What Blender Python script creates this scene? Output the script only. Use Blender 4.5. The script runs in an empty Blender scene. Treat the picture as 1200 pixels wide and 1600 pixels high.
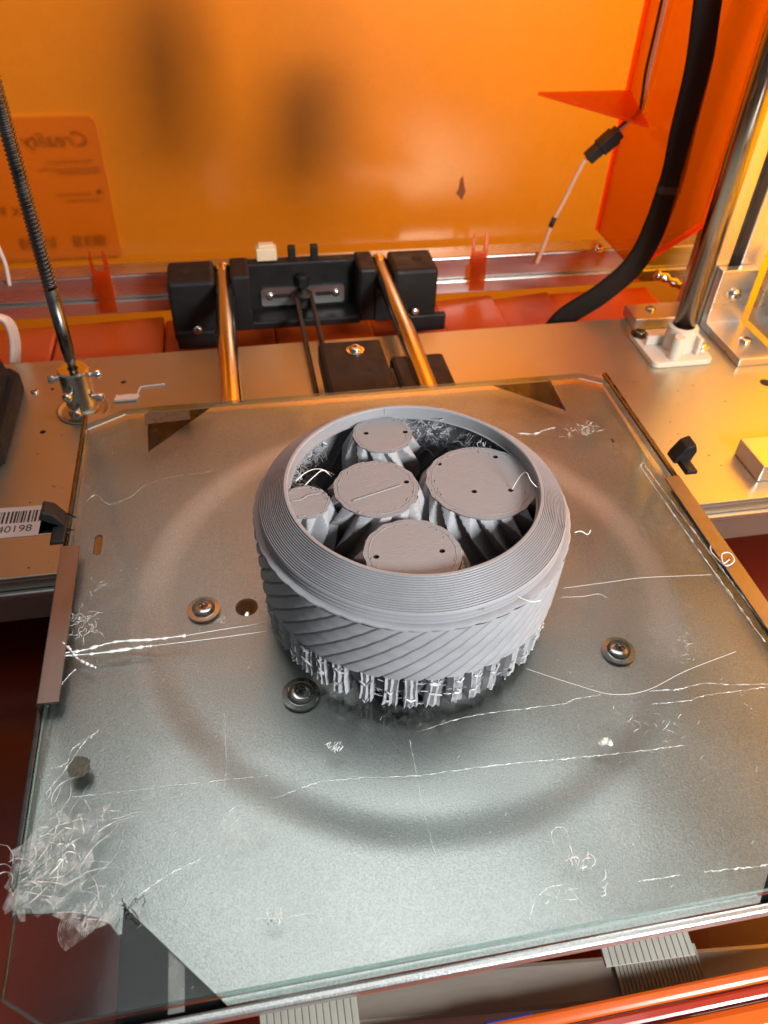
import bpy, bmesh, math, random
import numpy as np
from mathutils import Vector, Matrix
from mathutils.geometry import delaunay_2d_cdt, tessellate_polygon
random.seed(7); np.random.seed(7)
sc = bpy.context.scene
COL = sc.collection
S = 0.001                       # builder works in millimetres
# ------------------------------------------------------------------ camera
CAMP = (1239.26, 0.209321, 0.746747, -0.041274, 91.163, -82.493, 269.987)
def _rot():
    f, a, b, c = CAMP[:4]
    ca, sa, cb, sb, cc, sn = math.cos(a), math.sin(a), math.cos(b), math.sin(b), math.cos(c), math.sin(c)
    fwd = Vector((sa*cb, ca*cb, -sb)); right = Vector((ca, -sa, 0)); down = fwd.cross(right)
    return right*cc + down*sn, right*(-sn) + down*cc, fwd
RT, DN, FW = _rot()
CP = Vector(CAMP[4:7])
cam_d = bpy.data.cameras.new('camera'); cam = bpy.data.objects.new('camera', cam_d); COL.objects.link(cam)
m = Matrix.Identity(4)
for i in range(3):
    m[i][0] = RT[i]; m[i][1] = -DN[i]; m[i][2] = -FW[i]; m[i][3] = CP[i]*S
cam.matrix_world = m
cam_d.sensor_fit = 'VERTICAL'; cam_d.sensor_height = 36.0; cam_d.sensor_width = 27.0
cam_d.lens = 36.0*CAMP[0]/1600.0
cam_d.clip_start = 0.01; cam_d.clip_end = 20
cam_d.dof.use_dof = True; cam_d.dof.focus_distance = 0.335; cam_d.dof.aperture_fstop = 15.0
sc.camera = cam
# ------------------------------------------------------------------ world, lamps, exposure
w = bpy.data.worlds.new('World'); sc.world = w; w.use_nodes = True
bg = w.node_tree.nodes['Background']; bg.inputs[0].default_value = (0.93, 0.98, 1.0, 1); bg.inputs[1].default_value = 0.13
def area(name, loc, target, size, power, color=(1, 1, 1), sy=None):
    d = bpy.data.lights.new(name, 'AREA'); d.energy = power; d.color = color; d.size = size*S
    if sy: d.shape = 'RECTANGLE'; d.size_y = sy*S
    o = bpy.data.objects.new(name, d); COL.objects.link(o); o.location = Vector(loc)*S
    o.rotation_euler = (Vector(target)-Vector(loc)).to_track_quat('-Z', 'Y').to_euler()
    return o
area('window_light', (450, -370, 340), (160, 140, 30), 160, 8.0, (0.95, 0.985, 1.0))
area('room_light', (200, 300, 820), (160, 120, 0), 700, 1.8, (0.97, 0.99, 1.0), 420)
area('back_light_left', (-150, 880, 190), (-130, 586, 120), 140, .27, (1, .93, .85))
area('back_light_middle', (285, 900, 150), (285, 586, 90), 240, .26, (1, .93, .85))
area('back_light_right', (470, 860, 160), (470, 586, 60), 200, .16, (1, .93, .85))
area('back_light_high', (360, 960, 470), (340, 586, 400), 380, 5.2, (1, .93, .85))
area('side_light', (790, 330, 230), (400, 330, -20), 260, 6.0, (1, .95, .80))
sc.view_settings.view_transform = 'Standard'; sc.view_settings.look = 'None'
sc.view_settings.exposure = 0.0; sc.view_settings.gamma = 1.0
sc.cycles.use_denoising = True
sc.cycles.max_bounces = 12; sc.cycles.transparent_max_bounces = 24
sc.cycles.sample_clamp_indirect = 6.0
# ------------------------------------------------------------------ pixel helpers (photo pixel -> point on a real plane)
def ray(x, y): return RT*((x-600)/CAMP[0]) + DN*((y-800)/CAMP[0]) + FW
def atz(x, y, z): d = ray(x, y); return CP + d*((z-CP.z)/d.z)
def aty(x, y, Y): d = ray(x, y); return CP + d*((Y-CP.y)/d.y)
# ------------------------------------------------------------------ materials
MATS = {}
def new_mat(name):
    mt = bpy.data.materials.new(name); mt.use_nodes = True; MATS[name] = mt
    nt = mt.node_tree; nt.nodes.clear()
    out = nt.nodes.new('ShaderNodeOutputMaterial')
    return mt, nt, out
def N(nt, t, **kw):
    n = nt.nodes.new('ShaderNode'+t)
    for k, v in kw.items():
        if k.startswith('i_'):
            key = k[2:].replace('_', ' ')
            n.inputs[key].default_value = v
        else: setattr(n, k, v)
    return n
def pm(name, col, rough=.5, metal=0., var=.12, vscale=60., bump=0., bscale=800., layer=0., spec=.5, coat=0., rvar=.1, stretch=None, sub=0.):
    """principled with noise-broken colour and roughness, optional grain bump and printed layer lines"""
    mt, nt, out = new_mat(name); L = nt.links.new
    p = N(nt, 'BsdfPrincipled'); L(p.outputs[0], out.inputs[0])
    p.inputs['Metallic'].default_value = metal; p.inputs['Specular IOR Level'].default_value = spec
    p.inputs['Coat Weight'].default_value = coat
    tc = N(nt, 'TexCoord'); src = tc.outputs['Object']
    mp = N(nt, 'Mapping'); L(src, mp.inputs[0])
    if stretch: mp.inputs['Scale'].default_value = stretch
    n1 = N(nt, 'TexNoise'); n1.inputs['Scale'].default_value = vscale; n1.inputs['Detail'].default_value = 6; L(mp.outputs[0], n1.inputs['Vector'])
    mx = N(nt, 'MixRGB'); c = Vector(col)
    mx.inputs[1].default_value = (*(c*(1-var)), 1); mx.inputs[2].default_value = (*[min(1, v*(1+var)) for v in c], 1)
    L(n1.outputs[0], mx.inputs[0]); L(mx.outputs[0], p.inputs['Base Color'])
    mr = N(nt, 'MapRange'); L(n1.outputs[0], mr.inputs[0])
    mr.inputs['From Min'].default_value = .3; mr.inputs['From Max'].default_value = .7
    mr.inputs['To Min'].default_value = max(.02, rough-rvar); mr.inputs['To Max'].default_value = min(1, rough+rvar); L(mr.outputs[0], p.inputs['Roughness'])
    nrm = None
    if bump:
        n2 = N(nt, 'TexNoise'); n2.inputs['Scale'].default_value = bscale; n2.inputs['Detail'].default_value = 3; L(mp.outputs[0], n2.inputs['Vector'])
        b = N(nt, 'Bump'); b.inputs['Strength'].default_value = bump; b.inputs['Distance'].default_value = .0006; L(n2.outputs[0], b.inputs['Height']); nrm = b
    if layer:
        wv = N(nt, 'TexWave'); wv.bands_direction = 'Z'; wv.inputs['Scale'].default_value = 0.314*1000/ .45/ 2; wv.inputs['Distortion'].default_value = .25
        wv.inputs['Detail Scale'].default_value = 30; L(src, wv.inputs['Vector'])
        b2 = N(nt, 'Bump'); b2.inputs['Strength'].default_value = layer; b2.inputs['Distance'].default_value = .0002; L(wv.outputs['Fac'], b2.inputs['Height'])
        if nrm: L(nrm.outputs[0], b2.inputs['Normal'])
        nrm = b2
    if nrm: L(nrm.outputs[0], p.inputs['Normal'])
    return mt
PLA = pm('grey_pla', (.31, .31, .325), .56, spec=.35, var=.16, vscale=45, bump=.12, bscale=500, layer=.22, stretch=(1, 1, 3))
PLA_TOP = pm('grey_pla_top', (.25, .248, .256), .5, var=.08, vscale=200, bump=.35, bscale=420, stretch=(1, 6, 1))
PLA_RIM = pm('grey_pla_rim', (.285, .285, .30), .38, var=.14, vscale=45, bump=.12, bscale=600, rvar=.12)
PLA_STR = pm('grey_pla_strand', (.36, .36, .37), .4, var=.2, vscale=300)
GALV = None
def bed_mat():
    mt, nt, out = new_mat('galvanised_bed'); L = nt.links.new
    p = N(nt, 'BsdfPrincipled'); L(p.outputs[0], out.inputs[0]); p.inputs['Metallic'].default_value = .94
    tc = N(nt, 'TexCoord')
    n1 = N(nt, 'TexNoise'); n1.inputs['Scale'].default_value = 9; n1.inputs['Detail'].default_value = 5; L(tc.outputs['Object'], n1.inputs[0])
    n2 = N(nt, 'TexNoise'); n2.inputs['Scale'].default_value = 1700; n2.inputs['Detail'].default_value = 2; L(tc.outputs['Object'], n2.inputs[0])
    cr = N(nt, 'ValToRGB'); L(n1.outputs[0], cr.inputs[0])
    cr.color_ramp.elements[0].position = .3; cr.color_ramp.elements[0].color = (.60, .61, .59, 1)
    cr.color_ramp.elements[1].position = .7; cr.color_ramp.elements[1].color = (.70, .715, .70, 1)
    mx = N(nt, 'MixRGB'); mx.blend_type = 'MULTIPLY'; mx.inputs[0].default_value = .25; L(cr.outputs[0], mx.inputs[1])
    cr2 = N(nt, 'ValToRGB'); L(n2.outputs[0], cr2.inputs[0]); cr2.color_ramp.elements[0].position = .35; cr2.color_ramp.elements[1].position = .62
    L(cr2.outputs[0], mx.inputs[2]); L(mx.outputs[0], p.inputs['Base Color'])
    mr = N(nt, 'MapRange'); L(n1.outputs[0], mr.inputs[0]); mr.inputs['From Min'].default_value = .3; mr.inputs['From Max'].default_value = .7
    mr.inputs['To Min'].default_value = .30; mr.inputs['To Max'].default_value = .42; L(mr.outputs[0], p.inputs['Roughness'])
    b = N(nt, 'Bump'); b.inputs['Strength'].default_value = .17; b.inputs['Distance'].default_value = .0005; L(n2.outputs[0], b.inputs['Height']); L(b.outputs[0], p.inputs['Normal'])
    return mt
GALV = bed_mat()
PLATE = pm('bare_sheet_steel', (.50, .51, .43), .36, metal=.90, var=.07, vscale=9, bump=.03, bscale=1500, rvar=.035)
ALU = pm('brushed_aluminium', (.62, .60, .57), .32, metal=.95, var=.1, vscale=60, bump=.12, bscale=400, stretch=(.1, 1, 1))
ALU_V = pm('brushed_aluminium_upright', (.60, .58, .55), .32, metal=.95, var=.1, vscale=60, bump=.12, bscale=400, stretch=(1, 1, .1))
STEEL = pm('bright_steel', (.68, .66, .63), .16, metal=1, var=.12, vscale=80, rvar=.06)
CHROME = pm('chrome_rod', (.72, .66, .58), .12, metal=1, var=.12, vscale=25, rvar=.05, stretch=(1, .08, 1))
CHROME_V = pm('steel_rod', (.33, .30, .26), .17, metal=1, var=.15, vscale=40, rvar=.06)
DARKSTEEL = pm('oiled_steel', (.16, .15, .145), .3, metal=1, var=.25, vscale=120)
CLIP = pm('clip_steel', (.30, .27, .25), .36, metal=1, var=.15, vscale=60, bump=.1, bscale=300, stretch=(1, .2, 1))
BLACK = pm('black_plastic', (.011, .0105, .0105), .55, spec=.3, var=.15, vscale=90, bump=.15, bscale=900)
RUBBER = pm('black_rubber', (.014, .013, .012), .6, var=.3, vscale=200, bump=.3, bscale=900)
LOOM = pm('braided_loom', (.016, .012, .010), .85, spec=.12, var=.4, vscale=700, bump=.6, bscale=1300)
HOLE = pm('dark_recess', (.01, .009, .008), .8, var=.2)
FOAM = pm('black_foam', (.006, .006, .0065), .75, spec=.15, var=.3, vscale=100, bump=.4, bscale=600)
WHITEPL = pm('cream_plastic', (.62, .56, .48), .4, var=.05, vscale=50, bump=.08, bscale=900)
WIREW = pm('white_wire', (.75, .66, .62), .4, var=.08)
PAPER = pm('white_sticker', (.72, .66, .64), .55, var=.05)
INK = pm('black_ink', (.02, .02, .022), .6, var=.2, vscale=400)
FLOORM = pm('red_floor', (.11, .014, .006), .2, var=.25, vscale=14, rvar=.08, coat=.2)
FLOORP = pm('backlit_red_sheet', (.62, .09, .010), .42, spec=.2, var=.15, vscale=18, rvar=.08)  # brighter than the floor: backlight at the rear is put into this red
BEAM = pm('beige_beam', (.34, .29, .24), .42, metal=.5, var=.15, vscale=40, bump=.15, bscale=500, stretch=(.15, 1, 1))
TAPE = pm('ribbed_tape', (.27, .25, .21), .55, var=.15, vscale=120)
BLUE = pm('blue_tape', (.03, .04, .22), .5)
def glass_mat(name, tint, edge=False, smear=True):
    mt, nt, out = new_mat(name); L = nt.links.new
    tr = N(nt, 'BsdfTransparent'); tr.inputs[0].default_value = (*tint, 1)
    gl = N(nt, 'BsdfGlossy'); gl.inputs['Roughness'].default_value = .22 if edge else .08; gl.inputs[0].default_value = (.95, 1, .97, 1)
    fr = N(nt, 'Fresnel'); fr.inputs[0].default_value = 1.42
    mx = N(nt, 'MixShader')
    if edge:
        ad = N(nt, 'Math', operation='ADD'); L(fr.outputs[0], ad.inputs[0]); ad.inputs[1].default_value = .25; L(ad.outputs[0], mx.inputs[0])
    else: L(fr.outputs[0], mx.inputs[0])
    L(tr.outputs[0], mx.inputs[1]); L(gl.outputs[0], mx.inputs[2])
    if not smear: L(mx.outputs[0], out.inputs[0]); return mt
    # dried glue haze and specks on the glass
    tc = N(nt, 'TexCoord'); n1 = N(nt, 'TexNoise'); n1.inputs['Scale'].default_value = 16; n1.inputs['Detail'].default_value = 8; n1.inputs['Roughness'].default_value = .7
    L(tc.outputs['Object'], n1.inputs[0])
    n2 = N(nt, 'TexNoise'); n2.inputs['Scale'].default_value = 330; n2.inputs['Detail'].default_value = 5; L(tc.outputs['Object'], n2.inputs[0])
    r1 = N(nt, 'MapRange'); L(n1.outputs[0], r1.inputs[0]); r1.inputs['From Min'].default_value = .48; r1.inputs['From Max'].default_value = .8; r1.inputs['To Max'].default_value = .13
    r2 = N(nt, 'MapRange'); L(n2.outputs[0], r2.inputs[0]); r2.inputs['From Min'].default_value = .66; r2.inputs['From Max'].default_value = .78; r2.inputs['To Max'].default_value = .5
    mu = N(nt, 'Math', operation='MULTIPLY'); L(r1.outputs[0], mu.inputs[0]); 
    r3 = N(nt, 'MapRange'); L(n2.outputs[0], r3.inputs[0]); r3.inputs['From Min'].default_value = .35; r3.inputs['From Max'].default_value = .7; L(r3.outputs[0], mu.inputs[1])
    m2 = N(nt, 'Math', operation='MULTIPLY'); L(r2.outputs[0], m2.inputs[0]); L(r1.outputs[0], m2.inputs[1])
    m2b = N(nt, 'Math', operation='MULTIPLY'); L(m2.outputs[0], m2b.inputs[0]); m2b.inputs[1].default_value = 6
    a2 = N(nt, 'Math', operation='ADD'); L(mu.outputs[0], a2.inputs[0]); L(m2b.outputs[0], a2.inputs[1]); a2.use_clamp = True
    df = N(nt, 'BsdfDiffuse'); df.inputs[0].default_value = (.8, .82, .8, 1)
    m3 = N(nt, 'MixShader'); L(a2.outputs[0], m3.inputs[0]); L(mx.outputs[0], m3.inputs[1]); L(df.outputs[0], m3.inputs[2]); L(m3.outputs[0], out.inputs[0])
    return mt
GLASS = glass_mat('clear_glass', (.975, .99, .98))
GLASSB = new_mat('clear_glass_underside'); _t = N(GLASSB[1], 'BsdfTransparent'); _t.inputs[0].default_value = (.975, .99, .98, 1); GLASSB[1].links.new(_t.outputs[0], GLASSB[2].inputs[0]); GLASSB = GLASSB[0]
GLASSE = glass_mat('green_glass_edge', (.55, .74, .66), edge=True, smear=False)
def acrylic(name, tcol, trcol, haze, gloss=.06, grough=.25):
    mt, nt, out = new_mat(name); L = nt.links.new
    t = N(nt, 'BsdfTranslucent'); t.inputs[0].default_value = (*trcol, 1)
    tr = N(nt, 'BsdfTransparent'); tr.inputs[0].default_value = (*tcol, 1)
    m1 = N(nt, 'MixShader'); m1.inputs[0].default_value = haze; L(tr.outputs[0], m1.inputs[1]); L(t.outputs[0], m1.inputs[2])
    tc = N(nt, 'TexCoord'); n1 = N(nt, 'TexNoise'); n1.inputs['Scale'].default_value = 5; n1.inputs['Detail'].default_value = 4; L(tc.outputs['Object'], n1.inputs[0])
    mr = N(nt, 'MapRange'); L(n1.outputs[0], mr.inputs[0]); mr.inputs['To Min'].default_value = haze-.08; mr.inputs['To Max'].default_value = min(1, haze+.08); nf = N(nt, 'TexNoise'); nf.inputs['Scale'].default_value = 90; nf.inputs['Detail'].default_value = 9; nf.inputs['Roughness'].default_value = .8; L(tc.outputs['Object'], nf.inputs[0])
    ms = N(nt, 'Math', operation='MULTIPLY_ADD'); L(nf.outputs[0], ms.inputs[0]); ms.inputs[1].default_value = .22; L(mr.outputs[0], ms.inputs[2])
    ms2 = N(nt, 'Math', operation='SUBTRACT'); L(ms.outputs[0], ms2.inputs[0]); ms2.inputs[1].default_value = .11; ms2.use_clamp = True; L(ms2.outputs[0], m1.inputs[0])
    g = N(nt, 'BsdfGlossy'); g.inputs['Roughness'].default_value = grough; g.inputs[0].default_value = (1, .8, .6, 1)
    m2 = N(nt, 'MixShader'); m2.inputs[0].default_value = gloss; L(m1.outputs[0], m2.inputs[1]); L(g.outputs[0], m2.inputs[2]); L(m2.outputs[0], out.inputs[0])
    return mt
AC_FRONT = acrylic('orange_acrylic_frosted', (.80, .30, .018), (.83, .30, .020), .80)
AC_BACK = acrylic('orange_acrylic_clear', (.97, .72, .40), (.95, .5, .1), .1, .03)
AC_RED = acrylic('red_orange_acrylic', (.68, .47, .09), (.8, .28, .02), .22, .06, .15)
AC_SIDE = acrylic('amber_acrylic', (.95, .58, .06), (.95, .58, .06), .80, .06, .15)
AC_EDGE = acrylic('acrylic_edge', (.9, .2, .02), (1, .28, .03), .8, .12, .3)
AC_PALE = acrylic('pale_orange_acrylic', (.95, .50, .20), (.95, .34, .05), .45, .08, .2)
CARD = acrylic('label_card', (.95, .80, .72), (.9, .75, .65), .45, .02)
def glue_mat():
    mt, nt, out = new_mat('dried_glue'); L = nt.links.new
    p = N(nt, 'BsdfPrincipled'); p.inputs['Base Color'].default_value = (.86, .87, .83, 1); p.inputs['Roughness'].default_value = .22
    t = N(nt, 'BsdfTransparent'); mx = N(nt, 'MixShader')
    tc = N(nt, 'TexCoord'); n = N(nt, 'TexNoise'); n.inputs['Scale'].default_value = 260; n.inputs['Detail'].default_value = 4; L(tc.outputs['Object'], n.inputs[0])
    mr = N(nt, 'MapRange'); L(n.outputs[0], mr.inputs[0]); mr.inputs['From Min'].default_value = .40; mr.inputs['From Max'].default_value = .64; mr.inputs['To Min'].default_value = .08; mr.inputs['To Max'].default_value = .62
    L(mr.outputs[0], mx.inputs[0]); L(t.outputs[0], mx.inputs[1]); L(p.outputs[0], mx.inputs[2]); L(mx.outputs[0], out.inputs[0])
    return mt
GLUE = glue_mat()
def film_mat():
    mt, nt, out = new_mat('clear_glue_film'); L = nt.links.new
    tr = N(nt, 'BsdfTransparent'); g = N(nt, 'BsdfGlossy'); g.inputs['Roughness'].default_value = .12
    d = N(nt, 'BsdfDiffuse'); d.inputs[0].default_value = (.8, .81, .76, 1)
    lw = N(nt, 'LayerWeight'); lw.inputs[0].default_value = .35
    m1 = N(nt, 'MixShader'); L(lw.outputs['Fresnel'], m1.inputs[0]); L(tr.outputs[0], m1.inputs[1]); L(g.outputs[0], m1.inputs[2])
    tc = N(nt, 'TexCoord'); n = N(nt, 'TexNoise'); n.inputs['Scale'].default_value = 120; n.inputs['Detail'].default_value = 8; n.inputs['Roughness'].default_value = .75; L(tc.outputs['Object'], n.inputs[0])
    mr = N(nt, 'MapRange'); L(n.outputs[0], mr.inputs[0]); mr.inputs['From Min'].default_value = .45; mr.inputs['From Max'].default_value = .75; mr.inputs['To Min'].default_value = .05; mr.inputs['To Max'].default_value = .5
    m2 = N(nt, 'MixShader'); L(mr.outputs[0], m2.inputs[0]); L(m1.outputs[0], m2.inputs[1]); L(d.outputs[0], m2.inputs[2]); L(m2.outputs[0], out.inputs[0])
    return mt
FILM = film_mat()
WHITE = pm('white_filament', (.80, .80, .77), .3, var=.05)
# ------------------------------------------------------------------ mesh helpers
class MB:
    def __init__(s): s.v = []; s.f = []; s.m = []; s.sm = []
    def add(s, vs, fs, mi=0, smooth=False):
        b = len(s.v); s.v += [tuple(v) for v in vs]
        for f in fs: s.f.append([b+i for i in f]); s.m.append(mi); s.sm.append(smooth)
        return s
    def box(s, a, b, mi=0, bev=0.):
        (x0, y0, z0), (x1, y1, z1) = a, b
        if bev <= 0:
            vs = [(x, y, z) for z in (z0, z1) for y in (y0, y1) for x in (x0, x1)]
            return s.add(vs, [(0, 2, 3, 1), (4, 5, 7, 6), (0, 1, 5, 4), (2, 6, 7, 3), (0, 4, 6, 2), (1, 3, 7, 5)], mi)
        bm = bmesh.new(); bmesh.ops.create_cube(bm, size=1)
        for v in bm.verts: v.co = Vector(((x0+x1)/2+v.co.x*(x1-x0), (y0+y1)/2+v.co.y*(y1-y0), (z0+z1)/2+v.co.z*(z1-z0)))
        bmesh.ops.bevel(bm, geom=bm.edges[:], offset=bev, segments=2, affect='EDGES', profile=.5)
        return s.bm(bm, mi)
    def bm(s, bm, mi=0, smooth=False):
        bm.verts.index_update()
        s.add([v.co for v in bm.verts], [[v.index for v in f.verts] for f in bm.faces], mi, smooth); bm.free(); return s
    def prism(s, poly, z0, z1, mi=0, axis='z', bev=0.):
        """extrude a 2-D outline; axis z: (x,y), axis y: (x,z), axis x: (y,z)"""
        def P(u, v, t): return {'z': (u, v, t), 'y': (u, t, v), 'x': (t, u, v)}[axis]
        n = len(poly); bm = bmesh.new()
        lo = [bm.verts.new(P(u, v, z0)) for u, v in poly]; hi = [bm.verts.new(P(u, v, z1)) for u, v in poly]
        bm.faces.new(lo[::-1]); bm.faces.new(hi)
        for i in range(n): bm.faces.new((lo[i], lo[(i+1) % n], hi[(i+1) % n], hi[i]))
        bmesh.ops.recalc_face_normals(bm, faces=bm.faces[:])
        if bev: bmesh.ops.bevel(bm, geom=bm.edges[:], offset=bev, segments=2, affect='EDGES', profile=.5)
        return s.bm(bm, mi)
    def lathe(s, prof, c=(0, 0, 0), n=32, mi=0, smooth=True, mat=None, closed=False):
        vs = []; k = len(prof)
        for r, z in prof:
            for i in range(n):
                a = 2*math.pi*i/n; vs.append(Vector((r*math.cos(a), r*math.sin(a), z)))
        if mat is not None: vs = [mat @ v for v in vs]
        vs = [v+Vector(c) for v in vs]
        fs = []
        for j in range(k-1 + (1 if closed else 0)):
            j2 = (j+1) % k
            for i in range(n): fs.append((j*n+i, j*n+(i+1) % n, j2*n+(i+1) % n, j2*n+i))
        if not closed:
            if prof[0][0] > 1e-6: fs.append(list(range(n))[::-1])
            if prof[-1][0] > 1e-6: fs.append([(k-1)*n+i for i in range(n)])
        return s.add(vs, fs, mi, smooth)
    def tube(s, pts, r, n=6, mi=0, flat=1., smooth=True):
        pts = [Vector(p) for p in pts]; k = len(pts); vs = []
        up = Vector((0, 0, 1)); prev = None
        for i, p in enumerate(pts):
            t = (pts[min(i+1, k-1)]-pts[max(i-1, 0)])
            if t.length < 1e-9: t = Vector((1, 0, 0))
            t.normalize()
            a = (prev - t*prev.dot(t)) if prev is not None else up.cross(t)
            if a.length < 1e-4: a = Vector((1, 0, 0)).cross(t)
            a.normalize(); prev = a; b = t.cross(a)
            rr = r(i/(k-1)) if callable(r) else r
            for j in range(n):
                g = 2*math.pi*j/n; vs.append(p + a*math.cos(g)*rr + b*math.sin(g)*rr*flat)
        fs = [(i*n+j, i*n+(j+1) % n, (i+1)*n+(j+1) % n, (i+1)*n+j) for i in range(k-1) for j in range(n)]
        fs += [list(range(n))[::-1], [(k-1)*n+j for j in range(n)]]
        return s.add(vs, fs, mi, smooth)
    def build(s, name, mats, parent=None, loc=(0, 0, 0), auto=None):
        me = bpy.data.meshes.new(name)
        me.from_pydata([(x*S, y*S, z*S) for x, y, z in s.v], [], s.f)
        if not isinstance(mats, (list, tuple)): mats = [mats]
        for t in mats: me.materials.append(t)
        me.polygons.foreach_set('material_index', s.m); me.polygons.foreach_set('use_smooth', s.sm)
        me.update()
        if auto is not None:
            me.polygons.foreach_set('use_smooth', [True]*len(me.polygons)); me.set_sharp_from_angle(angle=math.radians(auto))
        o = bpy.data.objects.new(name, me); COL.objects.link(o)
        if parent: o.parent = parent
        o.location = Vector(loc)*S
        return o
def tag(o, label=None, cat=None, group=None, kind=None):
    if label: o['label'] = label
    if cat: o['category'] = cat
    if group: o['group'] = group
    if kind: o['kind'] = kind
    return o
def empty(name, loc, label, cat, group=None):
    o = bpy.data.objects.new(name, None); COL.objects.link(o); o.location = Vector(loc)*S; o.empty_display_size = .01
    return tag(o, label, cat, group)
def copy_part(o, parent, loc, rot=(0, 0, 0)):
    c = o.copy(); COL.objects.link(c); c.parent = parent; c.location = Vector(loc)*S; c.rotation_euler = rot; return c
def smooth_path(pts, n=40):
    P = [Vector(p) for p in pts]
    if len(P) < 3: return [P[0].lerp(P[-1], i/n) for i in range(n+1)]
    out = []; k = len(P)-1
    for i in range(n+1):
        t = i/n*k; a = min(int(t), k-1); u = t-a
        p0, p1, p2, p3 = P[max(a-1, 0)], P[a], P[a+1], P[min(a+2, k)]
        out.append(.5*((2*p1)+(p2-p0)*u+(2*p0-5*p1+4*p2-p3)*u*u+(3*p1-p0-3*p2+p3)*u**3))
    return out
def orient(d):      # matrix whose z points along d
    return Vector(d).normalized().to_track_quat('Z', 'Y').to_matrix()
def rrect(x0, y0, x1, y1, r, n=5):
    out = []
    for cx, cy, a0 in ((x1-r, y1-r, 0), (x0+r, y1-r, 90), (x0+r, y0+r, 180), (x1-r, y0+r, 270)):
        for i in range(n+1):
            a = math.radians(a0+90*i/n); out.append((cx+r*math.cos(a), cy+r*math.sin(a)))
    return out
def text_mesh(txt, size, mat, name, parent, loc, rot, flip=False, shear=0.):
    c = bpy.data.curves.new('t', 'FONT'); c.body = txt; c.size = size*S; c.shear = shear; c.extrude = .00004
    o = bpy.data.objects.new('t', c); COL.objects.link(o)
    me = bpy.data.meshes.new_from_object(o.evaluated_get(bpy.context.evaluated_depsgraph_get()))
    bpy.data.objects.remove(o); me.name = name
    if flip:
        for v in me.vertices: v.co.x = -v.co.x
        me.flip_normals()
    me.materials.clear(); me.materials.append(mat)
    ob = bpy.data.objects.new(name, me); COL.objects.link(ob); ob.parent = parent; ob.location = Vector(loc)*S; ob.rotation_euler = rot
    return ob
def screw(parent, p, r=4.2, d=(0, 0, 1), name='screw', washer=True, hexs=False, mat=None, cross=True, scale_h=1.):
    """pan head screw with washer and cross recess, one part"""
    M = orient(d); mb = MB(); h = r*.62*scale_h
    prof = [(r*1.45, 0), (r*1.45, r*.22), (r*1.02, r*.24)] if washer else [(r, 0)]
    z0 = r*.24 if washer else 0
    prof += [(r, z0+h*.45), (r*.9, z0+h*.78), (r*.66, z0+h*.97), (r*.42, z0+h), (r*.36, z0+h*.7), (0.0001, z0+h*.66)]
    mb.lathe(prof, n=24, mat=M)
    o = mb.build(name, [mat or STEEL], parent, p, auto=50)
    if cross:
        c_ = MB()
        for a in (0.4, 0.4+math.pi/2):
            q = MB().box((-r*.40, -r*.075, z0+h*.6), (r*.40, r*.075, z0+h*.94))
            R = M @ Matrix.Rotation(a, 3, 'Z'); c_.add([R @ Vector(v) for v in q.v], q.f)
        c_.build('cross_recess', DARKSTEEL, o)
    return o
# ================================================================== setting
FZ = -112.
fl = MB().box((-420, -260, FZ-6), (760, 640, FZ)).build('floor', FLOORM)
tag(fl, 'dark red glossy floor under the machine', None, None, 'structure')
# folded red sheets behind the base plate
for i, (x0, x1, dz, tilt) in enumerate([(-150, -62, 3, 1), (-60, 26, 6, 2), (27, 118, 4, 0), (119, 200, 8, 2), (201, 262, 5, 3), (263, 318, 9, 2), (319, 372, 6, 3), (373, 470, 10, 0)]):
    m_ = MB().prism([(x0, FZ+.4), (x1, FZ+.4), (x1, FZ+31+dz*.5+tilt), (x1-2, FZ+31+dz*.5+tilt+1), (x0+2, FZ+31+dz*.5), (x0, FZ+30+dz*.5)], 455+i*.5, 552.5, axis='y')
    m_.build('floor_panel', FLOORP, fl)
# ------------------------------------------------------------------ base plate
PZ = -45.
plate = empty('base_plate', (0, 340, PZ), 'wide bare sheet metal base plate crossing behind the glass bed', 'base plate')
def PL(x, y, z=0): return (x, y-340, z)
mb = MB()
mb.prism([(-330, 229), (640, 229), (640, 233), (640, 452), (-330, 440)], -2.5, 0, bev=.6)
for v in range(len(mb.v)): mb.v[v] = (mb.v[v][0], mb.v[v][1]-340, mb.v[v][2])
mb.build('top_sheet', PLATE, plate)
MB().box((-330, 229.3-340, -34), (640, 231.5-340, -2.7), bev=.5).build('front_skirt', PLATE, plate)
MB().box((-330, 433-340, -34), (640, 436-340, -2.7)).build('rear_skirt', PLATE, plate)
MB().box((-330, 226-340, -14), (640, 229-340, -9.5), bev=.8).build('front_lip', ALU, plate)
for (x, y) in ((54, 612), (67, 675), (193, 597), (82, 608)):
    q = atz(x, y, PZ); r = 1.9 if x != 82 else 1.2
    MB().lathe([(r, .05), (r*.9, .12), (.0001, .12)], n=20).build('screw_hole', HOLE, plate, PL(q.x, q.y))
q = atz(55, 613, PZ); screw(plate, PL(q.x, q.y), 2.6, washer=False)
q = atz(1197, 598, PZ); MB().lathe([(4.5, .05), (4.2, .12), (.0001, .12)], n=24).build('screw_hole', HOLE, plate, PL(q.x, q.y))
# sticker with barcode
st = empty('barcode_sticker', (-40, 273, PZ), 'white barcode sticker on the metal plate left of the bed', 'sticker')
MB().prism(rrect(-44, -12.6, 15.2, 12.4, 1), .05, .25).build('paper', PAPER, st)
x = -38.; rr = random.Random(3)
while x < 6.5:
    wd = rr.choice((.45, .45, .8, 1.2)); MB().box((x, -1.2, .27), (x+wd, 8.6, .31)).build('bar', INK, st); x += wd+rr.choice((.5, .7, 1.1))
text_mesh('940198', 7.6, INK, 'serial_number', st, (-18.5, -8.6, .3), (0, 0, 0))
st.rotation_euler = (0, 0, -.03)
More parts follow.
